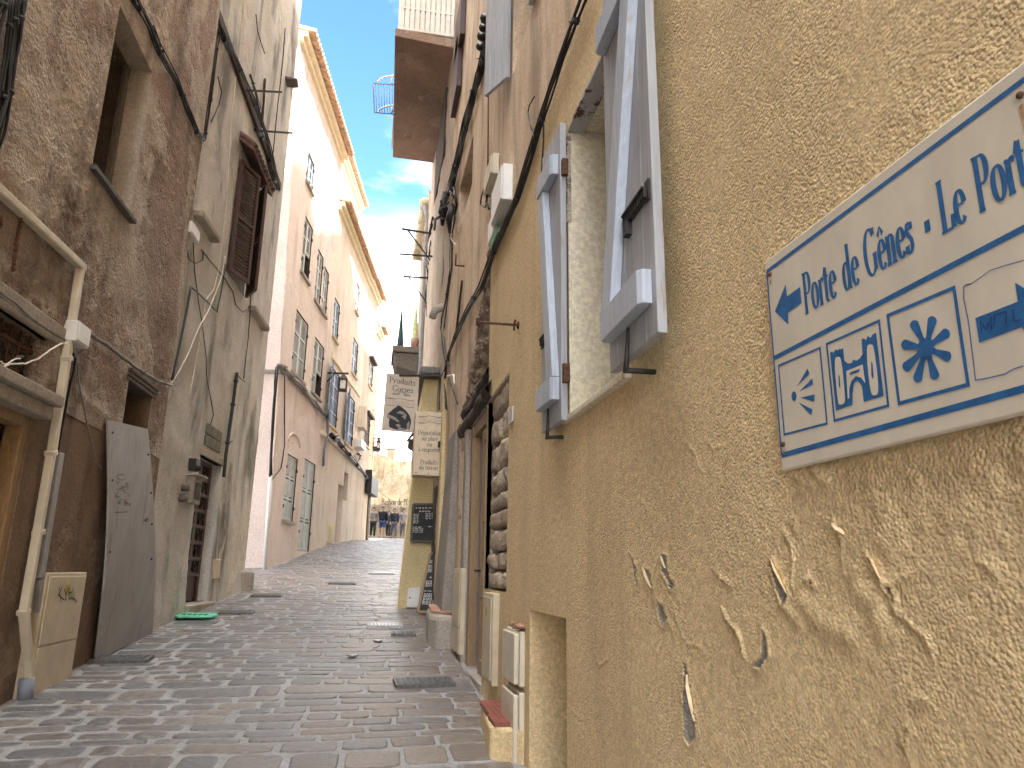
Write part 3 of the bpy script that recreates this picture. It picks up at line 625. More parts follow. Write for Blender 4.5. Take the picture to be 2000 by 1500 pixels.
# balcony slab, side panel and end panel
BZ = 10.82
mb = MB(); mb.box8([(-.09, 11.35, BZ), (1.0, 11.45, BZ), (1.0, 15.45, BZ), (.0, 15.4, BZ), (-.09, 11.35, BZ + .17), (1.0, 11.45, BZ + .17), (1.0, 15.45, BZ + .17), (.0, 15.4, BZ + .17)]); bal = mb.build('balcony', M['concrete'], HO, bevel=.012)
mb = MB()
for i in range(11):
    x0 = -.02 + i * .0935; mb.box8([(x0, 11.42, BZ + .2), (x0 + .074, 11.42, BZ + .2), (x0 + .074, 11.45, BZ + .2), (x0, 11.45, BZ + .2), (x0, 11.42, BZ + 1.3), (x0 + .074, 11.42, BZ + 1.3), (x0 + .074, 11.45, BZ + 1.3), (x0, 11.45, BZ + 1.3)])
mb.box((.49, 11.445, BZ + .235), (1.02, .07, .05)); mb.box((.49, 11.435, BZ + .7), (1.02, .035, .04))
mb.box((-.03, 13.4, BZ + .75), (.03, 3.9, 1.1)); mb.build('balustrade', M['ribs'], bal); mb = MB(); mb.box((.49, 11.462, BZ + .75), (1.0, .012, 1.1)); mb.build('backing_sheet', M['ribback'], bal)

# ------------------------------------------------------------------ right: low house further up
RC = Fac(1.0, 16.6, 0, 'R')
HC = thing('gutter_house', 'lower grey house behind the shop signs with a cream gutter', 'house', (1.0, 18.5, .8))
wall(RC, 16.6, 20.2, .8, 10.6, [], M['tan'], HC, 'wall', step=.2, amp=.02, seed=41); body(RC, 16.6, 20.2, .8, 10.6, 6, M['tan'], HC)
mb = MB(); mb.smooth = True
pr = [RC.P(16.7, 10.5, .14), RC.P(18, 10.5, .14), RC.P(20.2, 10.5, .14)]; mb.tube(pr, .1, 10); mb.smooth = False
for y in (16.9, 17.7, 18.5, 19.3, 20.1): RC.box(mb, y, y + .04, 10.36, 10.64, 0, .26)
mb.build('gutter', M['cornice'], HC)
mb = MB(); mb.tube([RC.P(16.75, 10.4, .14), RC.P(16.8, 10.1, .06), RC.P(16.8, 1.4, .06)], .05, 9); mb.build('downpipe', M['greypvc'], HC)
mb = MB(); mb.box8([(.42, 18.9, 6.75), (1.0, 18.9, 6.6), (1.0, 20.2, 6.6), (.42, 20.2, 6.75), (.33, 18.8, 7.1), (1.0, 18.8, 7.1), (1.0, 20.2, 7.1), (.33, 20.2, 7.1)]); mb.box((.66, 19.5, 7.2), (.74, 1.5, .17)); mb.build('balcony', M['oldwood'], HC, bevel=.02)
mb = MB(); mb.lathe((.5, 19.2, 7.29), [(.02, 0), (.1, 0), (.085, .25), (.06, .6), (.02, 1.25), (.001, 1.3)], 10); lone(mb, 'folded_parasol', flat('dark_green_cloth', (.02, .05, .045), .8), 'dark green folded parasol on the small far balcony', 'parasol')
mb = MB(); mb.lathe((.88, 19.1, 7.29), [(.001, 0), (.09, 0), (.12, .3), (.1, .32), (.001, .3)], 10)
pot = lone(mb, 'potted_plant', M['terracotta'], 'potted pale spire plant on the small far balcony', 'plant')
mb = MB(); mb.lathe((.88, 19.1, 7.58), [(.08, 0), (.075, .3), (.05, .7), (.001, 1.2)], 8); mb.build('foliage', flat('pale_green', (.45, .5, .25), .7, .3, 20), pot)
RD = Fac(1.75, 20.2, .15, 'R')
HD = thing('bend_house', 'plain tan house hidden round the bend past the shop', 'house', (1.5, 27, 1.5))
wall(RD, 20.2, 35.5, 1.2, 19, [], M['tan'], HD, 'wall', step=.4, amp=.02, seed=43); body(RD, 20.2, 35.5, 1.2, 19, 6, M['tan'], HD)
# ------------------------------------------------------------------ lettering: a small serif stroke font
def arc(cx, cy, rx, ry, a0, a1, n=18): return [(cx + rx * math.cos(R(a0 + (a1 - a0) * i / n)), cy + ry * math.sin(R(a0 + (a1 - a0) * i / n))) for i in range(n + 1)]
def ser(x, y, w=.14): return [(x - w, y), (x + w, y)]
GL = {
 'P': (.68, [[(.16, 0), (.16, 1)], ser(.16, .015), [(.0, .985), (.16, .985)], [(.16, .97), (.36, .97)] + arc(.36, .72, .22, .25, 90, -90) + [(.16, .47)]]),
 'o': (.6, [arc(.3, .31, .215, .295, 0, 360, 30)]),
 'r': (.45, [[(.15, 0), (.15, .6)], ser(.15, .015), [(.02, .59), (.15, .59)], [(.15, .4), (.2, .53), (.28, .59), (.36, .59), (.41, .53)], [(.38, .53), (.42, .53)]]),
 't': (.4, [[(.17, .8), (.17, .14)] + arc(.28, .13, .11, .12, 180, 300, 8), [(.03, .59), (.36, .59)], [(.04, .6), (.17, .8)]]),
 'e': (.55, [[(.1, .35), (.46, .35)], arc(.29, .31, .195, .295, 8, 318, 26)]),
 'd': (.64, [arc(.27, .31, .19, .295, 0, 360, 26), [(.48, 0.02), (.48, 1)], [(.36, .985), (.48, .985)], [(.48, .015), (.6, .015)]]),
 'G': (.88, [arc(.43, .5, .35, .49, 42, 318, 30), [(.7, .42), (.7, .08)], [(.56, .42), (.84, .42)], [(.69, .83), (.69, .98)]]),
 'n': (.66, [[(.15, 0), (.15, .6)], ser(.15, .015), [(.02, .59), (.15, .59)], [(.15, .42), (.2, .53)] + arc(.33, .44, .15, .155, 120, 0, 10) + [(.48, 0)], ser(.48, .015)]),
 's': (.46, [[(.37, .47), (.34, .56), (.25, .605), (.15, .57), (.12, .47), (.18, .385), (.28, .31), (.36, .23), (.37, .13), (.3, .04), (.21, .01), (.12, .045), (.08, .16)], [(.37, .46), (.37, .6)], [(.08, .17), (.08, .02)]]),
 'L': (.68, [[(.17, 0), (.17, 1)], ser(.17, .985), [(.02, .02), (.58, .02)], [(.6, .02), (.63, .26)]]),
 'u': (.64, [[(.14, .6), (.14, .17)] + arc(.27, .16, .13, .15, 180, 300, 9) + [(.47, .18)], [(.47, .6), (.47, .02)], [(.02, .59), (.14, .59)], [(.35, .59), (.47, .59)], [(.47, .015), (.6, .015)]]),
 'i': (.32, [[(.15, 0), (.15, .6)], ser(.15, .015), [(.03, .59), (.15, .59)], [(.15, .79), (.15, .9)]]),
 'C': (.78, [arc(.43, .5, .35, .49, 42, 318, 30), [(.69, .7), (.69, .96)], [(.69, .3), (.69, .05)]]),
 'O': (.88, [arc(.44, .5, .36, .49, 0, 360, 34)]),
 "'": (.2, [[(.1, 1), (.08, .78)]]),
 'h': (.66, [[(.15, 0), (.15, 1)], ser(.15, .015), [(.02, .985), (.15, .985)], [(.15, .42), (.2, .53)] + arc(.33, .44, .15, .155, 120, 0, 10) + [(.48, 0)], ser(.48, .015)]),
 'a': (.54, [[(.1, .46), (.14, .56), (.24, .605), (.34, .57), (.38, .46), (.38, .1), (.43, .02), (.5, .05)], [(.38, .36), (.22, .31), (.11, .24), (.09, .13), (.13, .04), (.21, .01), (.3, .05), (.38, .16)]]),
 'D': (.84, [[(.16, 0), (.16, 1)], ser(.16, .015), ser(.16, .985), [(.16, .97), (.36, .97)] + arc(.36, .5, .36, .47, 90, -90) + [(.16, .03)]]),
 'g': (.55, [arc(.26, .41, .17, .19, 0, 360, 22), arc(.27, -.13, .21, .15, 0, 360, 22), [(.16, .25), (.11, .14), (.18, .04), (.36, .0)], [(.4, .56), (.52, .6)]]),
 'p': (.62, [[(.14, .6), (.14, -.3)], ser(.14, -.29), [(.01, .59), (.14, .59)], arc(.33, .31, .19, .295, 0, 360, 26)]),
 'l': (.32, [[(.15, 0), (.15, 1)], ser(.15, .015), [(.03, .985), (.15, .985)]]),
 'c': (.52, [arc(.29, .31, .2, .295, 42, 318, 24), [(.43, .5), (.43, .44)]]),
 'm': (.98, [[(.15, 0), (.15, .6)], ser(.15, .015), [(.02, .59), (.15, .59)], [(.15, .42), (.2, .53)] + arc(.32, .44, .15, .155, 120, 0, 10) + [(.47, 0)], ser(.47, .015), [(.47, .42), (.52, .53)] + arc(.65, .44, .15, .155, 120, 0, 10) + [(.8, 0)], ser(.8, .015)]),
 'B': (.72, [[(.16, 0), (.16, 1)], ser(.16, .015), ser(.16, .985), [(.16, .97), (.34, .97)] + arc(.34, .75, .2, .22, 90, -90) + [(.16, .53)], [(.34, .53)] + arc(.36, .28, .24, .25, 90, -90) + [(.16, .03)]]),
 'E': (.66, [[(.16, 0), (.16, 1)], ser(.16, .015), ser(.16, .985), [(.16, .97), (.55, .97)], [(.55, .97), (.56, .78)], [(.16, .52), (.44, .52)], [(.16, .03), (.58, .03)], [(.58, .03), (.6, .24)]]),
 '-': (.5, [[(.08, .32), (.42, .32)]]), ' ': (.3, [])}
GL['ê'] = (.55, GL['e'][1] + [[(.12, .72), (.29, .9), (.46, .72)]]); GL['é'] = (.55, GL['e'][1] + [[(.22, .7), (.4, .9)]])
GL['à'] = (.54, GL['a'][1] + [[(.12, .9), (.3, .7)]]); GL['É'] = (.66, GL['E'][1] + [[(.28, 1.08), (.46, 1.25)]])
def text_width(t, sp=0.): return sum(GL[c][0] + sp for c in t)
def text(mb, t, o, ex, ey, n, h, xs=1., bold=1., sp=0., lift=.0006, dash=None):
    o = Vector(o); x = 0.; k = [0]
    for c in t:
        adv, paths = GL[c]
        for p in paths:
            thick, thin = .105 * bold, .042 * (.6 + .4 * bold)
            L = []; Rr = []
            for i, (px_, py_) in enumerate(p):
                a = p[max(i - 1, 0)]; b = p[min(i + 1, len(p) - 1)]; dx, dy = b[0] - a[0], b[1] - a[1]; l = math.hypot(dx, dy) or 1; nx, ny = -dy / l, dx / l
                w = (thin + (thick - thin) * abs(nx) ** 1.5) / 2
                if c == '-': w = .075 * bold
                L.append((px_ + nx * w / xs ** .5, py_ + ny * w)); Rr.append((px_ - nx * w / xs ** .5, py_ - ny * w))
            k[0] += 1; z = lift + .00012 * (k[0] % 6)
            b0 = len(mb.v)
            for q in L + Rr: mb.v.append(o + ex * ((x + q[0]) * h * xs) + ey * (q[1] * h) + n * z)
            m = len(p)
            for i in range(m - 1): mb.face((b0 + i, b0 + i + 1, b0 + m + i + 1, b0 + m + i))
        x += adv + sp
    return x * h * xs
def stroke(mb, pts, w, n, closed=False):   # flat ribbon along 3-D points lying on a surface with normal n
    pts = [Vector(p) for p in pts]; m = len(pts); b0 = len(mb.v)
    for i, p in enumerate(pts):
        a = pts[(i - 1) % m if closed else max(i - 1, 0)]; b = pts[(i + 1) % m if closed else min(i + 1, m - 1)]
        d1 = (p - a).normalized() if (p - a).length > 1e-9 else (b - p).normalized(); d2 = (b - p).normalized() if (b - p).length > 1e-9 else d1
        d = (d1 + d2); d = d.normalized() if d.length > 1e-6 else d1; s = n.cross(d).normalized(); k = min(2.0, 1 / max(.5, d.dot(d2)))
        mb.v += [p + s * w / 2 * k, p - s * w / 2 * k]
    for i in range(m if closed else m - 1):
        j = (i + 1) % m; mb.face((b0 + 2 * i, b0 + 2 * j, b0 + 2 * j + 1, b0 + 2 * i + 1))
NR = Vector((-1, 0, 0))

# ------------------------------------------------------------------ the big street sign
SD = .022
def sp(x, y, lift=.0008): p = RW.at(x, y, SD); return p + NR * lift
def sa(lift=.0008): return lambda q: sp(1450 + q[0] / 1.765, 100 + q[1] / 1.765, lift)
def sb(lift=.0008): return lambda q: sp(1500 + q[0] / 3.41, 480 + q[1] / 3.41, lift)
tl = RW.px(1494, 508, SD); bl = RW.px(1525, 911, SD); zt = (tl[1] + RW.px(2000, 123, SD)[1]) / 2; zb = (bl[1] + RW.px(2000, 822, SD)[1]) / 2; ye = (tl[0] + bl[0]) / 2
YN = .70
sg = thing('street_sign', 'cream sign with blue lettering Porte de Gênes and pictograms on the yellow wall', 'sign', (1 - SD, ye, zb))
mb = MB(); RW.box(mb, YN, ye, zb, zt, .006, SD); mb.build('panel', M['signwhite'], sg, bevel=.004)
mb = MB(); A = sa(); A2 = sa(.0012)
def zl(u, v): return RW.Z(u, v, SD)
z_top = (zl(1500, 525) + zl(2000, 163)) / 2; z_mid = (zl(1512, 689) + zl(2000, 463)) / 2; z_bot = (zl(1527, 882) + zl(2000, 771)) / 2; yl = RW.Y(1512, 700, SD)
def hl(z, y0, y1, w, lift): mb.poly([RW.P(y0, z - w / 2, SD + lift), RW.P(y1, z - w / 2, SD + lift), RW.P(y1, z + w / 2, SD + lift), RW.P(y0, z + w / 2, SD + lift)])
def vl(y, z0, z1, w, lift): mb.poly([RW.P(y - w / 2, z0, SD + lift), RW.P(y + w / 2, z0, SD + lift), RW.P(y + w / 2, z1, SD + lift), RW.P(y - w / 2, z1, SD + lift)])
hl(z_top, YN + .03, yl, .0105, .0008); hl(z_mid, YN + .03, yl, .0115, .0008); hl(z_bot, YN + .03, yl, .0125, .0008); vl(yl, z_bot, z_top, .006, .0011); vl(YN + .03, z_bot, z_top, .0045, .0011)
mb.poly([A(q) for q in [(113, 897), (150, 803), (155, 845), (200, 812), (205, 868), (158, 902), (160, 943)]])
zbase = sum(RW.Z(1450 + x / 1.765, 100 + y / 1.765, SD) for x, y in [(225, 895), (700, 632), (833, 560)]) / 3; zcap = sum(RW.Z(1450 + x / 1.765, 100 + y / 1.765, SD) for x, y in [(213, 757), (672, 455), (800, 372)]) / 3
H = zcap - zbase
for t, l, r in (('Porte', (217, 897), (329, 835)), ('de', (351, 815), (407, 785)), ('Gênes', (428, 765), (597, 690)), ('-', (622, 590), (650, 575)), ('Le', (690, 632), (782, 592))):
    y0 = RW.Y(1450 + l[0] / 1.765, 100 + l[1] / 1.765, SD); y1 = RW.Y(1450 + r[0] / 1.765, 100 + r[1] / 1.765, SD); xs = (y0 - y1) / (text_width(t) * H)
    text(mb, t, (1 - SD, y0, zbase), Vector((0, -1, 0)), Vector((0, 0, 1)), NR, H, xs, 1.5, lift=.0008)
y0 = RW.Y(1450 + 818 / 1.765, 100 + 560 / 1.765, SD); y1 = RW.Y(1450 + 962 / 1.765, 100 + 490 / 1.765, SD); text(mb, 'Port', (1 - SD, y0, zbase), Vector((0, -1, 0)), Vector((0, 0, 1)), NR, H, (y0 - y1) / (text_width('Por') * H), 1.5, lift=.0008)
mb.build('lettering', M['signblue'], sg, fix=False)
# pictograms
mb = MB(); B = sb(); B2 = sb(.0014); B3 = sb(.0020)
def frame(pts, w): stroke(mb, [B(p) for p in pts], w, NR, True)
frame([(72, 800), (348, 680), (395, 1183), (110, 1258)], .0052); frame([(393, 655), (742, 500), (803, 1065), (445, 1165)], .0058); frame([(800, 465), (1240, 280), (1335, 925), (875, 1050)], .0072)
mb.poly([B((175 + 17 * math.cos(t * .314), 1002 + 32 * math.sin(t * .314))) for t in range(20)])
for q in ([(193, 940), (265, 818), (278, 852)], [(208, 972), (297, 884), (302, 922)], [(217, 1012), (313, 990), (310, 1037)], [(205, 1043), (298, 1090), (290, 1130)]): mb.poly([B(p) for p in q])
def smoothp(pts, k=2):
    for _ in range(k):
        out = []
        for a, b in zip(pts, pts[1:] + pts[:1]): out += [(a[0] * .75 + b[0] * .25, a[1] * .75 + b[1] * .25), (a[0] * .25 + b[0] * .75, a[1] * .25 + b[1] * .75)]
        pts = out
    return pts
fort = [(415, 712), (430, 705), (437, 715), (452, 690), (465, 697), (478, 685), (490, 690), (503, 678), (510, 765), (535, 785), (560, 780), (572, 757), (590, 765), (615, 750), (632, 720), (625, 625), (640, 615), (655, 630), (665, 600), (685, 612), (700, 590), (722, 578), (773, 1000), (640, 1040), (628, 935), (600, 900), (575, 915), (565, 985), (565, 1060), (455, 1097)]
mb.poly([B(p) for p in fort])
cx, cy = 1057, 682
for k, (tx, ty) in enumerate([(980, 532), (1095, 505), (1182, 588), (1192, 735), (1112, 855), (1003, 872), (932, 800), (925, 660)]):
    dx, dy = tx - cx, ty - cy; l = math.hypot(dx, dy); nx, ny = -dy / l, dx / l
    P0 = [(cx + nx * 30, cy + ny * 34), (cx + dx * .45 + nx * 17, cy + dy * .45 + ny * 19), (tx + nx * 30, ty + ny * 34)] + [(tx + (nx * math.cos(a) + dx / l * math.sin(a)) * 33, ty + (ny * math.cos(a) + dy / l * math.sin(a)) * 37) for a in [i * math.pi / 8 for i in range(1, 8)]] + [(tx - nx * 30, ty - ny * 34), (cx + dx * .45 - nx * 17, cy + dy * .45 - ny * 19), (cx - nx * 30, cy - ny * 34)]
    mb.poly([sp(1500 + p[0] / 3.41, 480 + p[1] / 3.41, .0008 + .0001 * k) for p in P0])
mb.poly([B3((cx + 55 * math.cos(t * .314), cy + 66 * math.sin(t * .314))) for t in range(20)])
mb.poly([B(p) for p in [(1383, 482), (1667, 372), (1648, 245), (1960, 440), (1760, 690), (1697, 540), (1410, 645)]])
mb.build('pictograms', M['signblue'], sg, fix=False)
mb = MB()
mb.poly([B2(p) for p in smoothp([(443, 752), (470, 738), (492, 745), (522, 1035), (505, 1055), (480, 1060), (468, 1045)])]); mb.poly([B2(p) for p in smoothp([(655, 670), (690, 652), (710, 670), (747, 975), (715, 1002), (685, 985)])])
mb.poly([B2(p) for p in [(525, 835), (635, 790), (652, 915), (625, 880), (590, 868), (560, 900), (546, 950), (545, 1015), (535, 1020)]]); mb.build('cut_outs', M['signwhite'], sg, fix=False)
mb = MB()
for q in ([(548, 852), (560, 840), (618, 820), (612, 838), (552, 860)], [(475, 855), (483, 870), (487, 940), (484, 952), (477, 930)], [(692, 768), (703, 785), (710, 870), (704, 890), (694, 860)]): mb = MB(); mb.poly([B3(p) for p in q]); mb.build('slit', M['signblue'], sg, fix=False)
mb = MB(); stroke(mb, [B(p) for p in [(1355, 255), (1318, 262), (1305, 275), (1305, 350), (1320, 420), (1335, 490), (1362, 700), (1385, 895), (1450, 885), (1580, 855), (1640, 820), (1705, 800)]], .0022, NR)
stroke(mb, [B(p) for p in [(1318, 262), (1355, 255), (1420, 210), (1480, 165), (1585, 130), (1705, 98)]], .0016, NR); mb.build('marker_box', M['felt'], sg, fix=False)
mb = MB()
for q in ([(1427, 592), (1420, 500), (1455, 560), (1490, 480), (1492, 565)], [(1510, 540), (1513, 465), (1565, 445), (1590, 440), (1592, 520)], [(1635, 425), (1645, 505), (1690, 490)]): stroke(mb, [B2(p) for p in q], .0022, NR)
mb.build('marker_scrawl', M['feltdark'], sg, fix=False)
for (u, v) in ((1505, 536), (1531, 868), (1994, 186)):
    mb = MB(); p = RW.at(u, v, SD); mb.tube([p, p + NR * .004, p + NR * .007], [.0062, .0062, .003], 10); mb.build('screw', M['rust'], sg)
for (u, v, h_) in ((1996, 205, .05), (1506, 548, .012), (1532, 880, .010)):
    y_, z_ = RW.px(u, v, SD); mb = MB(); mb.poly([RW.P(y_ + .004, z_, SD + .0018), RW.P(y_ - .004, z_, SD + .0018), RW.P(y_ - .0015, z_ - h_, SD + .0018), RW.P(y_ + .0025, z_ - h_ * .9, SD + .0018)]); mb.build('rust_run', M['rustrun'], sg, fix=False)

# ------------------------------------------------------------------ fittings on the right walls
def cable(name, fac, paths, mat, label, cat='cable', d=.02, wob=.004, group=None, clips=0):
    mb = MB(); r_ = random.Random(len(name) + len(paths) * 7 + int(paths[0][0][0][0]))
    for pts, rad in paths:
        W_ = []
        for (a, b) in zip(pts[:-1], pts[1:]):
            for k in range(4):
                t = k / 4; W_.append((a[0] + (b[0] - a[0]) * t, a[1] + (b[1] - a[1]) * t))
        W_.append(pts[-1]); P3 = []
        for i, q in enumerate(W_):
            dd = d + rad + wob * r_.uniform(-1, 1); p = fac.at(q[0], q[1], dd); P3.append(p + Vector((0, wob * r_.uniform(-1, 1), wob * r_.uniform(-1, 1))))
        if rad >= .014 and mat is M['black'] and wob > .001:
            ns = 6 if rad > .022 else 5 if rad > .017 else 4
            for k in range(ns):
                an, ph, fr, rr = 6.283 * k / ns + r_.uniform(-.5, .5), r_.uniform(0, 6), r_.uniform(.25, .6), rad * r_.uniform(.34, .52); Q3 = []
                for i, p in enumerate(P3):
                    b_ = an + .8 * math.sin(i * fr + ph); o_ = rad * (.85 + .75 * max(0, math.sin(i * fr * 1.3 + ph * 2))); Q3.append(p + fac.a * (math.cos(b_) * o_) + (fac.n * .6 + Vector((0, 0, .8))) * (math.sin(b_) * o_))
                mb.tube(Q3, rr, 6)
        else: mb.tube(P3, rad, 7)
        if clips:
            for i in range(2, len(P3) - 1, clips):
                d_ = (P3[i + 1] - P3[i - 1]).normalized(); e_ = Vector((r_.uniform(-1, 1), r_.uniform(-1, 1), r_.uniform(-1, 1))) * rad * 1.6; mb.tube([P3[i] - d_ * rad * .7, P3[i] + d_ * rad * .7], rad * 1.35, 7); mb.tube([P3[i], P3[i] + e_ + fac.n * rad], rad * .3, 5)
    return lone(mb, name, mat, label, cat, group)
cable('power_cable', RW, [([(1150, -25), (1100, 110), (1065, 215), (1040, 290), (1010, 390), (985, 450), (960, 505), (940, 560), (915, 605), (893, 650), (878, 690), (871, 718)], .016), ([(1142, -25), (1092, 112), (1058, 215), (1033, 292), (1004, 390), (978, 450), (954, 505), (934, 560), (909, 605), (889, 650), (875, 690), (868, 718)], .009), ([(1048, 265), (1030, 310), (1012, 370), (990, 430), (958, 490)], .01)], M['black'], 'thick black cable running down along the top edge of the yellow wall', clips=7)
cable('cable_bundle', RW, [([(968, -10), (957, 60), (941, 130), (926, 180), (913, 235), (898, 300), (886, 350), (872, 390)], .028), ([(960, -10), (952, 60), (935, 135), (922, 180), (905, 240), (892, 300), (880, 350), (866, 400)], .02), ([(966, 20), (950, 100), (935, 160), (922, 215), (905, 280), (893, 335), (882, 380)], .012)], M['black'], 'black cable bundle slanting down the ochre house with dark lumps', clips=5, wob=.015)
for (u, v, s) in ((953, 37, .075), (950, 52, .06), (946, 66, .06), (946, 78, .07), (944, 92, .06), (928, 180, .05), (913, 240, .05), (900, 300, .05)):
    pass
T = thing('cable_joint', 'knot of black cable splices and sleeves on the plaster corner wall', 'cable joint', RW.at(872, 400, .08))
for (u0, v0, u1, v1, r_) in ((868, 376, 864, 440, .07), (883, 400, 880, 455, .08), (870, 404, 866, 424, .1), (890, 345, 874, 375, .05)): mb = MB(); mb.tube([RW.at(u0, v0, .07), RW.at((u0 + u1) / 2 - 1, (v0 + v1) / 2, .09), RW.at(u1, v1, .07)], [r_ * .5, r_, r_ * .45], 9); mb.build('sleeve', M['black'], T)
for pts, r_ in (([(866, 420, .1), (850, 428, .14), (848, 448, .08)], .03), ([(886, 360, .05), (892, 400, .12), (884, 440, .05)], .02), ([(872, 385, .1), (860, 392, .16), (866, 405, .1), (876, 396, .14)], .014), ([(878, 372, .1), (886, 384, .18), (880, 402, .12)], .012)): mb = MB(); mb.tube([RW.at(*q) for q in pts], r_, 7); mb.build('tail', M['black'], T)
mb = MB()
for (u, v, s) in ((953, 37, .06), (949, 55, .05), (946, 72, .055), (943, 92, .05)): q0 = RW.at(u, v, .07); mb.tube([q0 + Vector((0, -s, -s)), q0 + Vector((-.03, 0, 0)), q0 + Vector((0, s, s * .6))], [s * .5, s, s * .4], 8)
lone(mb, 'cable_clamps', M['black'], 'row of black clamps on the cable bundle near the top of the ochre house', 'clamp')
cable('hanging_cable', RW, [([(880, 440), (880, 480), (880, 530), (870, 590), (864, 620), (862, 640), (866, 690), (872, 720), (868, 745), (872, 800)], .016), ([(884, 450), (883, 520), (872, 600), (866, 650), (872, 700), (878, 715)], .010), ([(866, 470), (866, 530), (863, 560)], .008), ([(869, 720), (860, 738), (858, 800)], .01), ([(872, 725), (884, 760), (894, 790)], .008)], M['black'], 'black cables dropping straight down from the splices to the shop signs', clips=9)
cable('silhouette_cable', RW, [([(846, 425), (839, 455), (834, 500), (836, 540), (832, 580), (834, 620)], .025), ([(842, 470), (838, 500), (836, 520)], .02)], M['black'], 'knotted black cable down the far corner of the plaster corner wall', clips=4, wob=.02)
cable('rust_conduit', RW, [([(954, 125), (953, 325)], .008)], M['rust'], 'thin rusty conduit dropping straight to the cream junction box', wob=.001)
cable('loose_wire', RW, [([(1043, 190), (1034, 205), (1031, 220), (1036, 245), (1042, 265), (1042, 290)], .005)], M['black'], 'thin loose wire curling out of the ochre wall above the shutter', d=.03)
cable('drop_wire', RW, [([(1052, 236), (1061, 243), (1062, 262), (1060, 300), (1057, 350)], .006)], M['black'], 'short thin wire hanging from the thick cable down behind the shutter')
cable('white_wire', RW, [([(886, 420), (882, 450), (880, 465), (889, 477)], .006)], M['whitecable'], 'short white wire hanging from the black splices', d=.1)
def jbox(name, l, r, t, b, d, mat, label, cat='junction box', fac=RW, lid=True):
    q = fac.rect(l, r, t, b, d); T = thing(name, label, cat, fac.P((q[0] + q[1]) / 2, q[2], d / 2)); mb = MB(); fac.box(mb, q[0], q[1], q[2], q[3], .002, d); mb.build('case', mat, T, bevel=.008)
    if lid: mb = MB(); fac.box(mb, q[0] + .012, q[1] - .012, q[2] + .012, q[3] - .012, d + .0005, d + .012); mb.build('lid', mat, T, bevel=.004)
    return T, q
jbox('junction_box', 962, 981, 350, 414, .09, M['white'], 'white ribbed junction box over the green tags')
jbox('junction_box', 947, 961, 324, 360, .07, M['beige2'], 'small cream junction box under the rusty conduit')
jbox('junction_box', 955, 966, 424, 468, .05, M['white'], 'long narrow white box below the white junction box')
cable('box_wires', RW, [([(948, 360), (940, 385), (938, 400), (948, 405), (953, 380)], .008), ([(953, 362), (950, 395), (955, 408)], .012), ([(976, 400), (972, 440), (962, 462), (956, 465)], .006)], M['black'], 'tangled short wires below the cream junction box', d=.04)
mb = MB(); 
for (u0, v0, u1, v1) in ((976, 418, 986, 428), (972, 452, 985, 472)):
    q = RW.rect(u0, u1, v0, v1); RW.box(mb, q[0], q[1], q[2], q[3], .06, .065)
lone(mb, 'cable_tags', M['greentag'], 'pair of green plastic tags tied to the cable', 'tag')
p = RW.at(1013, 635, .0); mb = MB(); mb.tube([p, p + NR * .1, p + NR * .31], .011, 8); mb.tube([p + NR * .31 + Vector((0, 0, -.025)), p + NR * .31 + Vector((0, 0, .03))], .014, 7); mb.tube([p + NR * .03 + Vector((0, -.03, .03)), p + NR * .035, p + NR * .03 + Vector((0, .02, -.04))], .008, 6); mb.tube([p + NR * .012, p - NR * .03], .03, 8)
lone(mb, 'iron_rod', M['rust'], 'rusty iron rod sticking out of the yellow wall corner', 'rod')
q = RW.rect(996, 1004, 797, 826); T = thing('number_plate', 'small white house number plate on the yellow wall corner', 'plate', RW.P((q[0] + q[1]) / 2, q[2], .006)); mb = MB(); RW.box(mb, q[0], q[1], q[2], q[3], .004, .012); mb.build('plate', M['white'], T, bevel=.003)
mb = MB(); ym, zm = (q[0] + q[1]) / 2, (q[2] + q[3]) / 2; stroke(mb, [RW.P(ym - .03, zm + .05, .0135), RW.P(ym - .03, zm - .05, .0135)], .012, NR); stroke(mb, [RW.P(ym + .03, zm + .05, .0135), RW.P(ym - .005, zm + .05, .0135), RW.P(ym + .03, zm - .05, .0135)], .012, NR); mb.build('number', M['inkgrey'], T)
def cabinet(l, r, t, b, d, label, fac=RW, mat='beige', zlow=None, split=None, tag=True, q=None, name='meter_cabinet'):
    q = q or fac.rect(l, r, t, b); q = (q[0], q[1], zlow if zlow is not None else q[2], q[3]); T = thing(name, label, 'meter cabinet', fac.P((q[0] + q[1]) / 2, q[2], d / 2))
    mb = MB(); fac.box(mb, q[0], q[1], q[2], q[3], -.03, d); mb.build('case', M[mat], T, bevel=.006)
    mb = MB(); s = q[2] + (q[3] - q[2]) * split if split else q[2] + .03
    fac.box(mb, q[0] + .03, q[1] - .03, s + .006, q[3] - .03, d + .0005, d + .012); mb.build('door', M[mat], T, bevel=.004)
    if split: mb = MB(); fac.box(mb, q[0] + .03, q[1] - .03, q[2] + .01, s - .006, d + .0005, d + .010); mb.build('lower_cover', M[mat], T, bevel=.004)
    if tag: mb = MB(); yy = q[0] + (q[1] - q[0]) * .45; fac.box(mb, yy, yy + .09, q[3] - .17, q[3] - .10, d + .0125, d + .014); mb.build('label_plate', M['yellowlabel'], T)
    return T, q
cabinet(957, 974, 1158, 1335, .05, 'tall beige meter cabinet on the pier under the bare stones', tag=True)
cabinet(893, 908, 1110, 1275, .05, 'beige meter cabinet beyond the wooden door, beside the foot block', split=.3)
T = thing('meter_box', 'two stacked cream meter boxes bolted beside the wall niche', 'meter box', (.96, 5.0, .35))
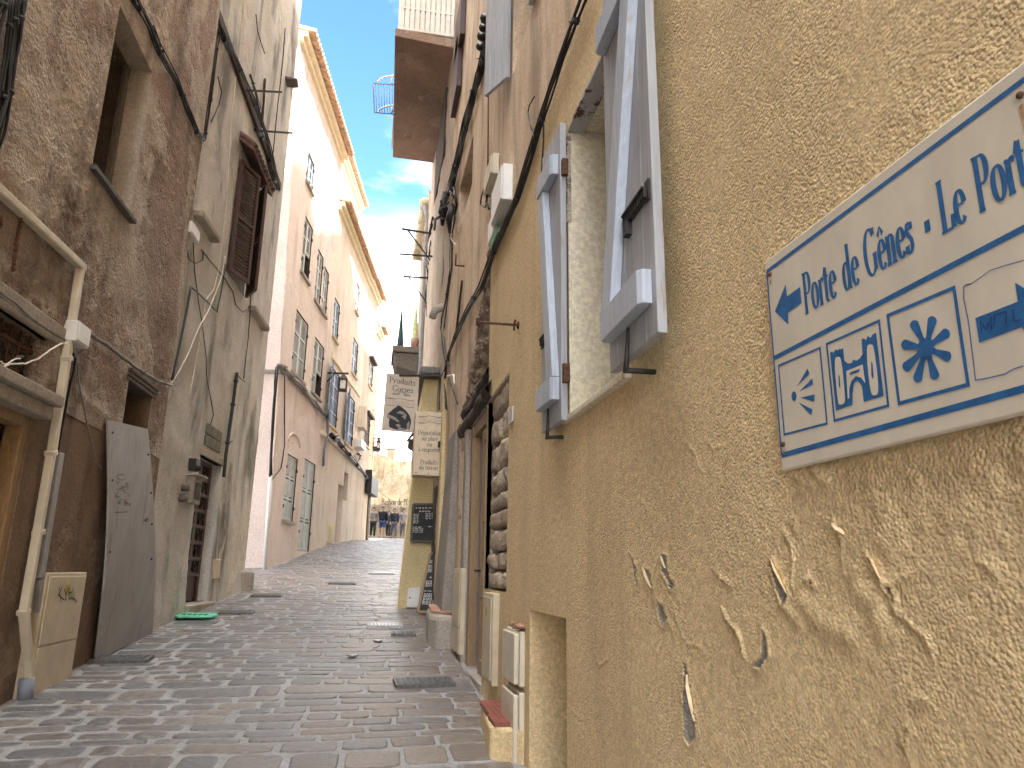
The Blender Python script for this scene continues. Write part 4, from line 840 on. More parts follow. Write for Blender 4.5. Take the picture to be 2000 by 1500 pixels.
for (z0, z1, nm) in ((.80, 1.13, 'upper_box'), (.35, .77, 'lower_box')):
    mb = MB(); RW.box(mb, 4.74, 5.2, z0, z1, 0, .035); o = mb.build(nm, M['beige2'], T, bevel=.008); mb = MB(); RW.box(mb, 4.75, 5.18, z0 + .015, z1 - .015, .037, .07); mb.build('lid', M['beige2'], o, bevel=.008)
mb = MB(); stones(mb, RW, 4.72, 5.22, 1.135, 1.17, .03, 1, 8, .05); mb.build('red_mortar', M['terracotta'], T, fix=False)
# low step seat with red tiles
T = thing('masonry_bench', 'low masonry step topped with worn red tiles against the yellow wall', 'bench', (.92, 5.3, gz(.9, 5.2)))
mb = MB(); mb.prism([(1.0, 4.72, .25), (1.0, 5.6, .25), (.86, 5.6, .25), (.80, 4.85, .25)], (0, 0, .31)); mb.build('base', M['yellow'], T, bevel=.02)
mb = MB(); 
for k in range(3): RW.box(mb, 4.83 + k * .26, 5.085 + k * .26, .562, .59, -.0, .175 - .012 * k)
for k in range(4): RW.box(mb, 4.84, 5.6, .5895, .594, .05 + .035 * k, .058 + .035 * k)
mb.build('tiles', M['redtile'], T, bevel=.006)
# iron brackets high on the mauve corner
for (a, b, c, e, label) in (((845, 457), (785, 447), (848, 512), (797, 450), 'upper iron bracket with slanting stay over the shop signs'), ((838, 543), (788, 540), (836, 595), (798, 541), 'lower iron bracket with slanting stay over the shop signs')):
    p = RW.at(*a); q = hit(*b, (0, p.y, 0), (0, 1, 0)); s = RW.at(*c); s = Vector((1.0, p.y, s.z)) if abs(s.y - p.y) > 0 else s; s.z = hit(*c, (0, p.y, 0), (0, 1, 0)).z; t = hit(*e, (0, p.y, 0), (0, 1, 0)); mb = MB(); mb.bar(p + Vector((.05, 0, 0)), q, .03, .04); mb.bar(s, t, .025, .03); lone(mb, 'iron_bracket', M['blackiron'], label, 'bracket', 'iron wall brackets')
p = RW.at(847, 501); q = hit(780, 496, (0, p.y, 0), (0, 1, 0)); mb = MB(); mb.bar(p, q, .03, .035); lone(mb, 'iron_bar', M['blackiron'], 'plain straight iron bar between the two slanting wall brackets', 'bar')
# laundry rack hanging off the balcony
T = thing('drying_rack', 'white wire drying rack hooked on the balcony edge against the sky', 'drying rack', (-.35, 13.4, 10.9))
yb = 13.4
K = lambda u, v: hit(u, v, (0, yb, 0), (0, 1, 0))
mb = MB(); mb.tube([K(774, 165), K(728, 163), K(732, 220), K(774, 223)], .016, 6); mb.build('frame', M['greypvc'], T)
mb = MB()
for i in range(7): t = i / 7; mb.tube([K(733 + 38 * t, 164), K(736 + 36 * t, 221)], .008, 5)
mb.build('wires', M['bluepvc'], T)
mb = MB()
for (vy, uo) in ((163, 0), (221, 1)): mb.tube([K(737 + uo + 34 * (1 - math.cos(k * math.pi / 16)), vy - 15 * math.sin(k * math.pi / 16)) for k in range(9)], .02, 6)
mb.tube([K(763, 165), K(766, 149)], .015, 6); mb.tube([K(764, 222), K(767, 207)], .015, 6); mb.build('arm', M['white'], T)

# ------------------------------------------------------------------ shop signs
EX, EZ, NF = Vector((1, 0, 0)), Vector((0, 0, 1)), Vector((0, -1, 0))
def board_pts(y, quad): return [hit(u, v, (0, y, 0), (0, 1, 0)) for u, v in quad]
def center_text(mb, t, quad, fx, fy, h, bold=.8, wmax=None, n=NF):
    # quad TL TR BR BL; fx, fy: centre and baseline as fractions
    TL, TR, BR_, BL = quad; top = TL.lerp(TR, fx); bot = BL.lerp(BR_, fx); c = top.lerp(bot, fy); ex = (TR - TL).normalized(); ey = (top - bot).normalized(); w = text_width(t) * h; xs = 1.
    if wmax and w > wmax: xs = wmax / w; w = wmax
    text(mb, t, c - ex * w / 2, ex, ey, n, h, xs, bold, lift=.002)
def scroll(mb, quad, fy, w=.8, rise=.02, wd=.008):
    TL, TR, BR_, BL = quad
    f = lambda x, y: TL.lerp(TR, x).lerp(BL.lerp(BR_, x), y) + NF * .003
    stroke(mb, [f(.5 - w / 2 + w * k / 16, fy - rise * math.cos((k / 16 - .5) * math.pi) ** 6 + .006 * math.sin(k * 1.6)) for k in range(17)], wd, NF)
    for s in (-1, 1):
        for k in range(3): c = (.5 + s * (w / 2 - .03 - .07 * k), fy); stroke(mb, [f(c[0] + .025 * math.cos(a), c[1] + .008 * math.sin(a)) for a in [i * 1.05 for i in range(6)]], wd * .8, NF, True)
q1 = board_pts(11.4, [(755, 728), (819, 737), (812, 846), (745, 840)])
T = thing('hanging_sign', 'grey hanging shop board reading Produits Corses with a dark ham picture', 'sign', q1[3])
mb = MB(); mb.prism(q1, (0, .03, 0)); mb.build('panel', M['board'], T, bevel=.002)
mb = MB(); center_text(mb, 'Produits', q1, .5, .165, .1, 1.1, .42); center_text(mb, 'Corses', q1, .53, .305, .1, 1.1, .38); mb.build('lettering', M['ink'], T, fix=False)
mb = MB(); center_text(mb, "L'Ortu di Chera", q1, .53, .525, .055, .6, .40); scroll(mb, q1, .44); scroll(mb, q1, .56); scroll(mb, q1, .36, .55, .05); scroll(mb, q1, .345, .5, .06); mb.build('flourish', M['inkgrey'], T, fix=False)
f1 = lambda x, y, l=.002: q1[0].lerp(q1[1], x).lerp(q1[3].lerp(q1[2], x), y) + NF * l
crop = lambda u, v, l=.002: hit(730 + u / 6.82, 720 + v / 6.82, (0, 11.4 - l, 0), (0, 1, 0))
mb = MB(); mb.poly([crop(*p) for p in [(330, 488), (375, 515), (440, 570), (480, 630), (498, 690), (495, 740), (470, 815), (440, 800), (400, 825), (310, 815), (255, 800), (205, 775), (200, 700), (212, 680), (175, 640), (190, 600), (250, 545)]]); mb.build('ham_picture', M['slateboard'], T, fix=False)
mb = MB()
for q in ([(180, 625), (205, 610), (290, 650), (345, 705), (320, 710), (250, 670), (190, 650)], [(370, 640), (420, 595), (440, 620), (415, 680), (390, 650)], [(440, 800), (440, 740), (470, 695), (480, 740), (462, 810)], [(285, 745), (330, 735), (360, 760), (330, 790)], [(310, 815), (345, 780), (420, 800), (400, 825)], [(350, 560), (395, 575), (420, 600), (380, 610), (300, 590)]): mb.poly([crop(p[0], p[1], .004) for p in q])
mb.build('ham_highlights', M['inkgrey'], T, fix=False)
mb = MB(); pa = hit(782, 733, (0, 11.36, 0), (0, 1, 0)); pb = hit(880, 734, (0, 11.36, 0), (0, 1, 0)); mb.bar(pa, pb, .025, .025)
for k in range(9): mb.ball(pa.lerp(pb, k / 20), .022, 6, 4)
lone(mb, 'sign_bracket', M['blackiron'], 'black iron bar carrying the grey hanging shop board', 'bracket')
q2 = board_pts(11.0, [(812, 803), (870, 806), (867, 930), (806, 927)])
T = thing('box_sign', 'sand coloured box sign reading Dégustation sur place over the chalkboard', 'sign', q2[3])
mb = MB(); mb.prism(q2, (0, .34, 0)); mb.build('case', M['board2'], T, bevel=.003)
mb = MB()
for t, fy, wm in (('Dégustation', .37, .36), ('sur place', .46, .25), ('ou', .55, .08), ('à emporter', .635, .33), ('Produits', .83, .26), ('du terroir', .915, .29)): center_text(mb, t, q2, .5, fy, .074, 1.05, wm)
mb.build('lettering', M['ink'], T, fix=False)
mb = MB(); center_text(mb, "L'Ortu di Chera", q2, .5, .155, .048, .6, .33); scroll(mb, q2, .085); scroll(mb, q2, .185)
for fx in (.1, .5, .9):
    c = q2[3].lerp(q2[2], fx) + Vector((0, -.003, .03)); mb.poly([c + Vector((.012 * math.cos(a), -.001, .012 * math.sin(a))) for a in [i * .785 for i in range(8)]])
mb.build('flourish', M['inkgrey'], T, fix=False)
# chalkboards
def chalk(mb, quad, rows, seed, n=NF, lift=.004):
    r = random.Random(seed); TL, TR, BR_, BL = quad; ex = (TR - TL)
    f = lambda x, y: TL.lerp(TR, x).lerp(BL.lerp(BR_, x), y) + n * lift
    for (x0, x1, y, h) in rows:
        x = x0
        while x < x1:
            wl = r.uniform(.05, .14); pts = []
            k = 0; xx = x
            while xx < min(x + wl, x1): pts.append(f(xx, y + (h if k % 2 else -h) * r.uniform(.2, 1) * .5 + r.uniform(-.002, .002))); xx += .012 + r.uniform(0, .008); k += 1
            if len(pts) > 2: stroke(mb, pts, .006, n)
            x += wl + r.uniform(.02, .04)
qb = board_pts(11.88, [(807, 985), (856, 985), (852, 1058), (803, 1057)])
T = thing('wall_chalkboard', 'wood framed chalkboard with a written menu hung on the yellow shop pier', 'chalkboard', qb[3])
mb = MB(); mb.prism(qb, (0, .05, 0)); mb.build('slate', M['slateboard'], T)
mb = MB()
for a, b in zip(qb, qb[1:] + qb[:1]): mb.bar(a, b, .035, .03, (0, 1, 0))
mb.build('frame', M['oldwood'], T, bevel=.003)
mb = MB(); chalk(mb, qb, [(.1, .9, .1, .05), (.25, .75, .19, .05)] + [(.04, .25, .27 + .04 * k, .025) for k in range(7)] + [(.52, .92, .25 + .045 * k, .028) for k in range(4)] + [(.02, .45, .62 + .045 * k, .03) for k in range(4)] + [(.65, .98, .6, .03)], 3); mb.build('chalk_writing', M['chalk'], T, fix=False)
qa = [hit(840, 1082, (0, 11.42, 0), (0, 1, 0)), hit(863, 1079, (0, 11.42, 0), (0, 1, 0)), hit(859, 1197, (0, 11.15, 0), (0, 1, 0)), hit(816, 1195, (0, 11.15, 0), (0, 1, 0))]
na = (qa[1] - qa[0]).cross(qa[3] - qa[0]).normalized(); na = na if na.y < 0 else -na
T = thing('pavement_chalkboard', 'tall slanted chalkboard with red and white menu leaning on the shop pier', 'chalkboard', qa[3])
mb = MB(); mb.prism(qa, -na * .03); mb.build('slate', M['slateboard'], T)
mb = MB()
for a, b in zip(qa, qa[1:] + qa[:1]): mb.bar(a, b, .035, .04, -na)
mb.build('frame', M['wood'], T, bevel=.003)
mb = MB(); chalk(mb, qa, [(.55, .85, .07, .03)] + [(.12, .9, .12 + .022 * k, .016) for k in range(3)] + [(.1, .72, .21 + .022 * k, .016) for k in range(6)] + [(.3, .8, .42, .03)] + [(.12, .6, .48 + .022 * k, .016) for k in range(5)] + [(.1, .92, .65, .01)] + [(.12, .9, .7 + .024 * k, .018) for k in range(8)], 9, na); mb.build('chalk_writing', M['chalk'], T, fix=False)
mb = MB(); chalk(mb, qa, [(.62, .9, .24 + .02 * k, .016) for k in range(4)] + [(.2, .6, .5, .016), (.3, .55, .55, .016)], 10, na); mb.build('red_writing', M['chalkred'], T, fix=False)
qc = board_pts(11.93, [(797, 1149), (821, 1147), (818, 1186), (794, 1186)])
T = thing('utility_hatch', 'white utility hatch low on the yellow shop pier behind the slanted chalkboard', 'hatch', qc[3]); mb = MB(); mb.prism(qc, (0, .1, 0)); mb.build('panel', M['white'], T, bevel=.004)
mb = MB(); c = qc[0].lerp(qc[3], .5) + Vector((.04, -.002, 0)); mb.ball(c, .012, 8, 5); mb.build('lock', M['ink'], T)
# little awning and lamp past the shop
p = hit(797, 872, (0, 14.2, 0), (0, 1, 0)); T = thing('tile_canopy', 'small brown tile canopy with pale strut sticking out past the box sign', 'canopy', p); mb = MB(); mb.box8([p + Vector(v) for v in ((0, -.2, 0), (.5, -.2, -.25), (.5, .3, -.25), (0, .3, 0), (0, -.2, .12), (.5, -.2, .16), (.5, .3, .16), (0, .3, .12))]); mb.build('tiles', M['darkwood'], T, bevel=.02)
mb = MB(); mb.bar(p + Vector((-.02, 0, .1)), p + Vector((.14, 0, .35)), .05, .05); mb.build('strut', M['blackiron'], T)
p = hit(866, 869, (0, 10.95, 0), (0, 1, 0)); mb = MB(); mb.bar(p + Vector((-.05, -.05, -.04)), p + Vector((-.05, -.05, .04)), .07, .09); mb.bar(p + Vector((-.02, -.05, .02)), p + Vector((.1, 0, .04)), .02, .02); lone(mb, 'small_spotlight', M['blackiron'], 'small black spotlight beside the box sign', 'spotlight')
mb = MB(); mb.bar(RW.at(893, 650), RW.at(905, 548), .012, .06, NR); lone(mb, 'metal_flashing', M['darkwood'], 'short slanting strip of brown metal flashing on the ochre wall', 'strip')
mb = MB(); p = RW.at(908, 520); mb.tube([p, p + NR * .12, p + NR * .12 + Vector((0, 0, .16))], .014, 6); lone(mb, 'iron_hook', M['rust'], 'small upturned iron hook on the ochre wall above the flashing', 'hook')
mb = MB(); p = RW.at(868, 607); mb.tube([p + Vector((.05, 0, .1)), p + NR * .16, p + NR * .2 + Vector((0, 0, -.14))], [.07, .07, .06], 10); lone(mb, 'pipe_elbow', M['stepstone'], 'stub of a mortar clad pipe elbow on the plaster corner wall', 'pipe')
cable('white_hook', RW, [([(874, 735), (886, 732), (887, 748), (884, 757)], .012)], M['white'], 'white hook shaped pipe end beside the hanging cables', d=.06, wob=0, cat='hook')
# ------------------------------------------------------------------ louvred shutters and windows
def louver(mb, O, ax, W, z0, z1, nrm, th=.035, panels=1, pitch=.055):
    ax = Vector(ax); nrm = Vector(nrm); O = Vector(O)
    P = lambda s, z, d: Vector((O.x, O.y, z)) + ax * s + nrm * d
    def bx(s0, s1, a, b, d0, d1): mb.box8([P(s0, a, d0), P(s1, a, d0), P(s1, a, d1), P(s0, a, d1), P(s0, b, d0), P(s1, b, d0), P(s1, b, d1), P(s0, b, d1)])
    st = min(.065, W * .16); bx(0, st, z0, z1, 0, th); bx(W - st, W, z0, z1, 0, th); zs = [z0 + (z1 - z0) * k / panels for k in range(panels + 1)]
    for k, z in enumerate(zs):
        a = z if k == 0 else z - st / 2 if k < panels else z - st; bx(st, W - st, a, a + st, .001, th - .001)
    for a, b in zip(zs[:-1], zs[1:]):
        a += st; b -= st; n = max(3, int((b - a) / pitch))
        for k in range(n):
            z = a + (b - a) * (k + .5) / n; h = (b - a) / n * .62
            mb.box8([P(st, z - h, th - .004), P(W - st, z - h, th - .004), P(W - st, z - h + .008, th - .002), P(st, z - h + .008, th - .002), P(st, z + h * .6, .004), P(W - st, z + h * .6, .004), P(W - st, z + h * .6 + .008, .006), P(st, z + h * .6 + .008, .006)])
def shut_window(fac, parent, q, mat, leafs=2, panels=3, flap=None, sill='cream', name='window'):
    y0, y1, z0, z1 = q; rec = -.07
    mb = MB(); mb.poly([fac.P(y0, z0, -.16), fac.P(y1, z0, -.16), fac.P(y1, z1, -.16), fac.P(y0, z1, -.16)])
    for (a, b) in (((y0, z0), (y1, z0)), ((y0, z1), (y1, z1)), ((y0, z0), (y0, z1)), ((y1, z0), (y1, z1))): mb.poly([fac.P(*a), fac.P(*b), fac.P(*b, -.16), fac.P(*a, -.16)])
    w = mb.build(name, [M['darkroom']], parent, fix=False)
    for i in range(leafs):
        a = y0 + (y1 - y0) * i / leafs + .004; b = y0 + (y1 - y0) * (i + 1) / leafs - .004; mb = MB(); W = (fac.P(b, 0) - fac.P(a, 0)).length
        if flap == i:   # lower part propped out
            zc = z0 + (z1 - z0) * .45; louver(mb, fac.P(a, 0, rec), fac.a, W, zc, z1, fac.n, panels=2)
            mb.box8([fac.P(a, zc - .02, rec), fac.P(b, zc - .02, rec), fac.P(b, zc - .02, rec + .03), fac.P(a, zc - .02, rec + .03), fac.P(a, zc, rec), fac.P(b, zc, rec), fac.P(b, zc, rec + .03), fac.P(a, zc, rec + .03)])
        else: louver(mb, fac.P(a, 0, rec), fac.a, W, z0 + .01, z1 - .01, fac.n, panels=panels)
        mb.build('shutter', M[mat], w)
    for z in (z0 + .2 * (z1 - z0), z0 + .8 * (z1 - z0)):
        for y in (y0, y1): mb = MB(); fac.box(mb, y - .03, y + .03, z - .04, z + .04, rec + .036, .02); mb.build('hinge', M['blackiron'], w)
    if sill: mb = MB(); fac.box(mb, y0 - .07, y1 + .07, z0 - .09, z0 - .004, -.02, .07); mb.build('sill', M[sill], w, bevel=.01)
    return w

# ------------------------------------------------------------------ left: rust brown house
HB = thing('brown_house', 'rust brown house with crumbling render and an empty glassless window', 'house', (-2.6, 5, .2))
qw = BR.rect(209, 278, 178, 290); hw = (6.36, 7.32, 4.92, 6.62)
yb_ = BR.Y(88, 700); zb0 = BR.Z(82, 772); zb1 = BR.Z(45, 632); hb = (yb_ - 1.3, yb_, zb0, zb1)
yd_ = BR.Y(42, 930); hd = (yd_ - 1.1, yd_, .2, BR.Z(36, 800))
qs = BR.rect(243, 293, 752, 850); hs = (qs[0], qs[1], qs[2] - .3, qs[3])
def brown_disp(Y, Z):
    d = .014 * vnoise(Y * 5, Z * 5, 2) + .016 * vnoise(Y * 15, Z * 15, 4) * (.5 + 1.5 * vnoise(Y * .9, Z * .9, 44)) + .016 * vnoise(Y * 30, Z * 30, 14) * (.6 + 1.6 * vnoise(Y * .8, Z * .8, 45))
    up = np.clip((Z - 2.6) / .8, 0, 1); rub = np.clip(1.2 - np.hypot((Y - 5.7) / .7, (Z - 3.35) / .45), 0, 1)
    d = d * (.35 + .65 * up) + rub * .05 * vnoise(Y * 15, Z * 15, 9); d = d + .03 * np.exp(-((Z - 2.95 + .12 * (Y - 7)) / .05) ** 2) * (Y > 6.7) * .6; return d, None
ZS = 2.75
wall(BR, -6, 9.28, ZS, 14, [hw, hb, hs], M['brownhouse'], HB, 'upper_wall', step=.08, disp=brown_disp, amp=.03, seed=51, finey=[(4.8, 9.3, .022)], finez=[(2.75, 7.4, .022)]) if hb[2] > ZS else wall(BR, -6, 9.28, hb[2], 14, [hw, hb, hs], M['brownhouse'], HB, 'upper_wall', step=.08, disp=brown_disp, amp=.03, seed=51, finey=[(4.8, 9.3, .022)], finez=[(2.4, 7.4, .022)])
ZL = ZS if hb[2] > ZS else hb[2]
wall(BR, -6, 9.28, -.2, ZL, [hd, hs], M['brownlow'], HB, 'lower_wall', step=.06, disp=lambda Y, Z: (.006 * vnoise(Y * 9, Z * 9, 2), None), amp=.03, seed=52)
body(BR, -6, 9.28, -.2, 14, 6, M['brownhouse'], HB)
reveal(BR, hw, .22, plaster('window_jamb_render', (.42, .36, .29), (.35, .29, .23), stain=(.2, .15, .11), grain=30, gdist=.008, mid=10, middist=.02), HB, 'window_reveal')
mb = MB(); P_ = BR.P
for (a_, b_) in (((hw[0], hw[2]), (hw[1], hw[2])), ((hw[0], hw[3]), (hw[1], hw[3])), ((hw[0], hw[2]), (hw[0], hw[3])), ((hw[1], hw[2]), (hw[1], hw[3]))): mb.poly([P_(*a_, -.22), P_(*b_, -.22), P_(*b_, -1.3), P_(*a_, -1.3)])
mb.poly([P_(hw[0], hw[2], -1.3), P_(hw[1], hw[2], -1.3), P_(hw[1], hw[3], -1.3), P_(hw[0], hw[3], -1.3)]); mb.build('dark_interior', M['stonedark'], HB, fix=False)
mb = MB(); BR.box(mb, hw[1] - .08, hw[1] - .015, hw[2], hw[3], -.27, -.21); mb.build('window_frame', M['oldwood'], HB, bevel=.006)
mb = MB(); BR.box(mb, hw[0] - .06, hw[1] + .05, hw[2] - .05, hw[2] - .003, -.3, .06); mb.build('sill', M['slate'], HB, bevel=.006)
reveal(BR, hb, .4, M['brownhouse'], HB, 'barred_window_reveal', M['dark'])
mb = MB()
for k in range(9):
    y = hb[0] + (hb[1] - hb[0]) * (k + .5) / 9; mb.tube([BR.P(y, hb[2], -.1), BR.P(y, hb[3], -.1)], .012, 6)
for k in (.3, .75): z = hb[2] + (hb[3] - hb[2]) * k; mb.bar(BR.P(hb[0], z, -.1), BR.P(hb[1], z, -.1), .012, .03)
mb.build('window_bars', M['rust'], HB)
mb = MB(); BR.box(mb, hb[0] - .2, BR.Y(128, 690), hb[3] + .0, hb[3] + .17, -.06, .035); mb.build('lintel', M['stepstone'], HB, bevel=.02)
mb = MB(); ye_ = BR.Y(108, 800, .1); BR.box(mb, hb[0] - .3, ye_, hb[2] - .09, hb[2] - .004, -.05, .16); BR.box(mb, hb[0] - .3, ye_ - .05, hb[2] - .2, hb[2] - .091, -.05, .11); mb.build('ledge', M['stepstone'], HB, bevel=.012)
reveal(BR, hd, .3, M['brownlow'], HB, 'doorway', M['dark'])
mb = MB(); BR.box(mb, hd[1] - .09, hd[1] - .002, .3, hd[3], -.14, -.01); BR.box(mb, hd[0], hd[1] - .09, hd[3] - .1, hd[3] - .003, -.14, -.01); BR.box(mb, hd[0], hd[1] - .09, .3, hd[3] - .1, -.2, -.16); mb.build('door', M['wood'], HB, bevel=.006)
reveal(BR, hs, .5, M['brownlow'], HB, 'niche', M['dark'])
mb = MB(); b0 = 0
for k in range(3): BR.box(mb, hs[0] - .06, hs[1] + .1, hs[3] - .02 + .045 * k, hs[3] + .022 + .045 * k, -.3, .02 + .012 * k)
mb.build('niche_lintel', M['oldwood'], HB, bevel=.012)

# ------------------------------------------------------------------ left: grey house
HG = thing('grey_house', 'stained grey house with dark brown louvred shutters and a panelled street door', 'house', (-2.4, 11.9, .6))
hdoor = (11.16, 12.32, .7, 3.08); hwin = (11.32, 12.5, 6.05, 8.05)
lower = GR.rect(384, 418, 410, 470)
wall(GR, 9.28, 14.6, .3, 15, [hdoor, hwin], M['greyhouse'], HG, 'wall', step=.07, disp=lambda Y, Z: (.02 * vnoise(Y * 2, Z * 1.2, 7) + .008 * vnoise(Y * 11, Z * 8, 8) - .10 * np.clip(1 - (Z - .9) / 1.6, 0, 1) ** 2 * -.6, None), amp=.03, seed=61)
body(GR, 9.28, 14.6, .3, 15, 6, M['greyhouse'], HG)
reveal(GR, hdoor, .2, M['whitejamb'], HG, 'door_reveal', M['dark'], sides=(0, 1, 0, 0)); reveal(GR, hdoor, .2, M['greyhouse'], HG, 'doorway', None, sides=(1, 0, 1, 1))
mb = MB(); d0, d1 = -.19, -.14; zb_ = gz(-2.4, 11.7) + .12
GR.box(mb, hdoor[0], hdoor[1] - .01, zb_, hdoor[3] - .01, d0, d0 + .02)
for y in (hdoor[0], hdoor[0] + .52, hdoor[1] - .12): GR.box(mb, y, y + .11, zb_, hdoor[3] - .002, d0 + .02, d1)
for k in range(8): z = zb_ + .35 + (hdoor[3] - zb_ - .42) * k / 7; GR.box(mb, hdoor[0] + .1, hdoor[1] - .1, z, z + .055, d0 + .021, d1 + .012)
dg = mb.build('door', M['brownpaint'], HG, bevel=.005); mb = MB()
for k in range(7):
    z = zb_ + .43 + (hdoor[3] - zb_ - .42) * k / 7
    for yy in (hdoor[0] + .2, hdoor[0] + .74): mb.tube([GR.P(yy + .08, z, d1 - .02), GR.P(yy + .16, z + .11, d1), GR.P(yy + .08, z + .22, d1 - .02), GR.P(yy, z + .11, d1), GR.P(yy + .08, z, d1 - .02)], .014, 5)
mb.build('ironwork', M['blackiron'], dg)
mb = MB(); GR.box(mb, hdoor[0] - .1, hdoor[1] + .05, .5, gz(-2.4, 11.7) + .1, -.3, .12); mb.build('doorstep', M['stepstone'], HG, bevel=.02)
mb = MB(); GR.box(mb, hdoor[0] - .03, hdoor[1] + .06, hdoor[3], hdoor[3] + .1, -.1, .03); mb.build('lintel', M['stepstone'], HG, bevel=.01)
q = GR.rect(398, 430, 845, 892); mb = MB()
for r_ in range(2):
    for c_ in range(3): ya = q[0] + (q[1] - q[0]) * c_ / 3; yb2 = q[0] + (q[1] - q[0]) * (c_ + 1) / 3; za = q[2] + .1 + (q[3] - q[2]) * r_ / 2; GR.box(mb, ya + .008, yb2 - .008, za + .006, za + (q[3] - q[2]) / 2 - .006, -.02, .018)
mb.build('grey_bricks', M['brick'], HG, bevel=.01)
reveal(GR, hwin, .35, M['greyhouse'], HG, 'window', M['dark'])
for (h_, e_) in (((11.32, .02), (11.86, .20)), ((12.5, .02), (12.1, .27))):
    A_, B_ = GR.P(h_[0], 0, h_[1]), GR.P(e_[0], 0, e_[1]); ax = (B_ - A_).normalized(); nn = Vector((-ax.y, ax.x, 0)); nn = nn if nn.dot(GR.n) > 0 else -nn; mb = MB(); louver(mb, A_, ax, (B_ - A_).length, 6.03, 8.0, nn, th=.045, panels=2, pitch=.06); mb.build('shutter', M['brownpaint'], HG)
mb = MB(); mb.smooth = True
for k in range(10): y = 11.22 + k * .155; mb.tube([GR.P(y, 8.42, -.05), GR.P(y, 8.28, .16), GR.P(y, 8.16, .26)], .07, 8)
mb.smooth = False; mb.box8([GR.P(11.15, 8.28, 0), GR.P(12.7, 8.28, 0), GR.P(12.7, 8.08, .26), GR.P(11.15, 8.08, .26), GR.P(11.15, 8.34, 0), GR.P(12.7, 8.34, 0), GR.P(12.7, 8.15, .26), GR.P(11.15, 8.15, .26)]); mb.build('tile_hood', flat('dark_hood_tile', (.1, .05, .04), .8, .3), HG)
for (l, u0, r_, u1, nm) in ((384, 412, 418, 472, 'upper_ledge'), (490, 602, 518, 642, 'corner_ledge')):
    a = GR.px(l, u0, .04); b = GR.px(r_, u1, .04); mb = MB(); mb.bar(GR.P(a[0], (a[1] + b[1]) / 2, .05), GR.P(b[0], (a[1] + b[1]) / 2, .05), .16, .09); mb.build('ledge', M['stepstone'], HG, bevel=.015)
p = GR.P(14.62, gz(-2.2, 14.7), .05); mb = MB(); mb.prism([p + Vector(v) for v in ((-.1, -.35, -.1), (.16, -.3, -.1), (.1, .2, -.1), (-.2, .2, -.1))], (0, 0, .42)); mb.build('corner_stone', M['stepstone'], HG, bevel=.05)
mb = MB()
stroke_pts = [GR.at(u, v, .012) for u, v in [(452, 905), (448, 960), (436, 1000), (441, 1040), (430, 1080), (425, 1120), (424, 1160)]]
mb.tube(stroke_pts, [.02, .03, .04, .03, .045, .03, .02], 6); mb.build('cement_patch', M['stepstone'], HG)

# ------------------------------------------------------------------ left: fittings
mb = MB(); mb.bar(BR.at(-60, 322, .05), BR.at(163, 525, .05), .075, .075, BR.n); mb.build
pipe = [(-60, 322), (163, 525)]
T = thing('beige_downpipe', 'beige square pipe crossing the brown wall and turning down to the street', 'pipe', BR.P(6.4, .55, .05))
mb = MB(); mb.bar(BR.at(-60, 318, .05), BR.at(162, 524, .05), .065, .07, BR.n); mb.bar(BR.at(158, 516, .05), BR.at(100, 890, .055), .06, .065, BR.n); mb.bar(BR.at(101, 880, .056), BR.at(46, 1200, .06), .06, .065, BR.n); mb.bar(BR.at(46, 1190, .062), BR.at(56, 1300, .066), .06, .065, BR.n); mb.bar(BR.at(56, 1290, .07), BR.at(57, 1332, .07), .057, .06, BR.n); mb.build('pipe', M['beige2'], T, bevel=.012)
for (u, v) in ((100, 885), (46, 1195), (130, 700), (75, 1040), (56, 1296)): mb = MB(); mb.bar(BR.at(u, v - 5, .056), BR.at(u, v + 5, .056),   .072, .078, BR.n); mb.build('collar', M['beige2'], T, bevel=.006)
mb = MB(); mb.tube([BR.at(52, 1325, .07), BR.at(47, 1378, .08)], .055, 10); mb.tube([BR.at(64, 1322, .05), BR.at(62, 1372, .06)], .045, 10); mb.build('shoe', M['bluepvc'], T)
mb = MB(); mb.bar(BR.at(116, 884, .05), BR.at(76, 1130, .05), .09, .05, BR.n); mb.bar(BR.at(76, 1130, .05), BR.at(74, 1335, .06), .07, .05, BR.n); mb.bar(BR.at(80, 1150, .05), BR.at(84, 1200, .05), .04, .06, BR.n); lone(mb, 'cable_trunking', M['greypvc'], 'grey plastic cable trunking beside the beige pipe', 'trunking', bevel=.008)
T, q = jbox('junction_box', 150, 176, 632, 676, .12, M['white'], 'white plastic box beside the beige pipe on the brown wall', fac=BR)
jbox('junction_box', 372, 390, 440, 466, .12, M['white'], 'small white box at the seam of brown and grey walls', fac=GR)
q = BR.rect(80, 157, 1118, 1320, .1); zg = gz(-2.5, (q[0] + q[1]) / 2) - .03
T, q = cabinet(0, 0, 0, 0, .09, 'beige meter cabinet with a black tag beside the leaning board', fac=BR, q=(q[0], q[1], zg, BR.Z(120, 1118)), split=.4)
mb = MB(); sc = lambda u, v: BR.at(u, v, .106)
for st_ in ([(116, 1146), (119, 1176)], [(122, 1146), (114, 1162), (126, 1172)], [(126, 1150), (129, 1162), (134, 1148)], [(129, 1162), (128, 1174)], [(135, 1148), (135, 1170), (141, 1168)], [(135, 1158), (140, 1156)], [(142, 1148), (140, 1166), (143, 1172), (146, 1150), (144, 1168), (150, 1176)]): stroke(mb, [sc(*p) for p in st_], .012, BR.n)
mb.build('graffiti', M['ink'], T, fix=False)
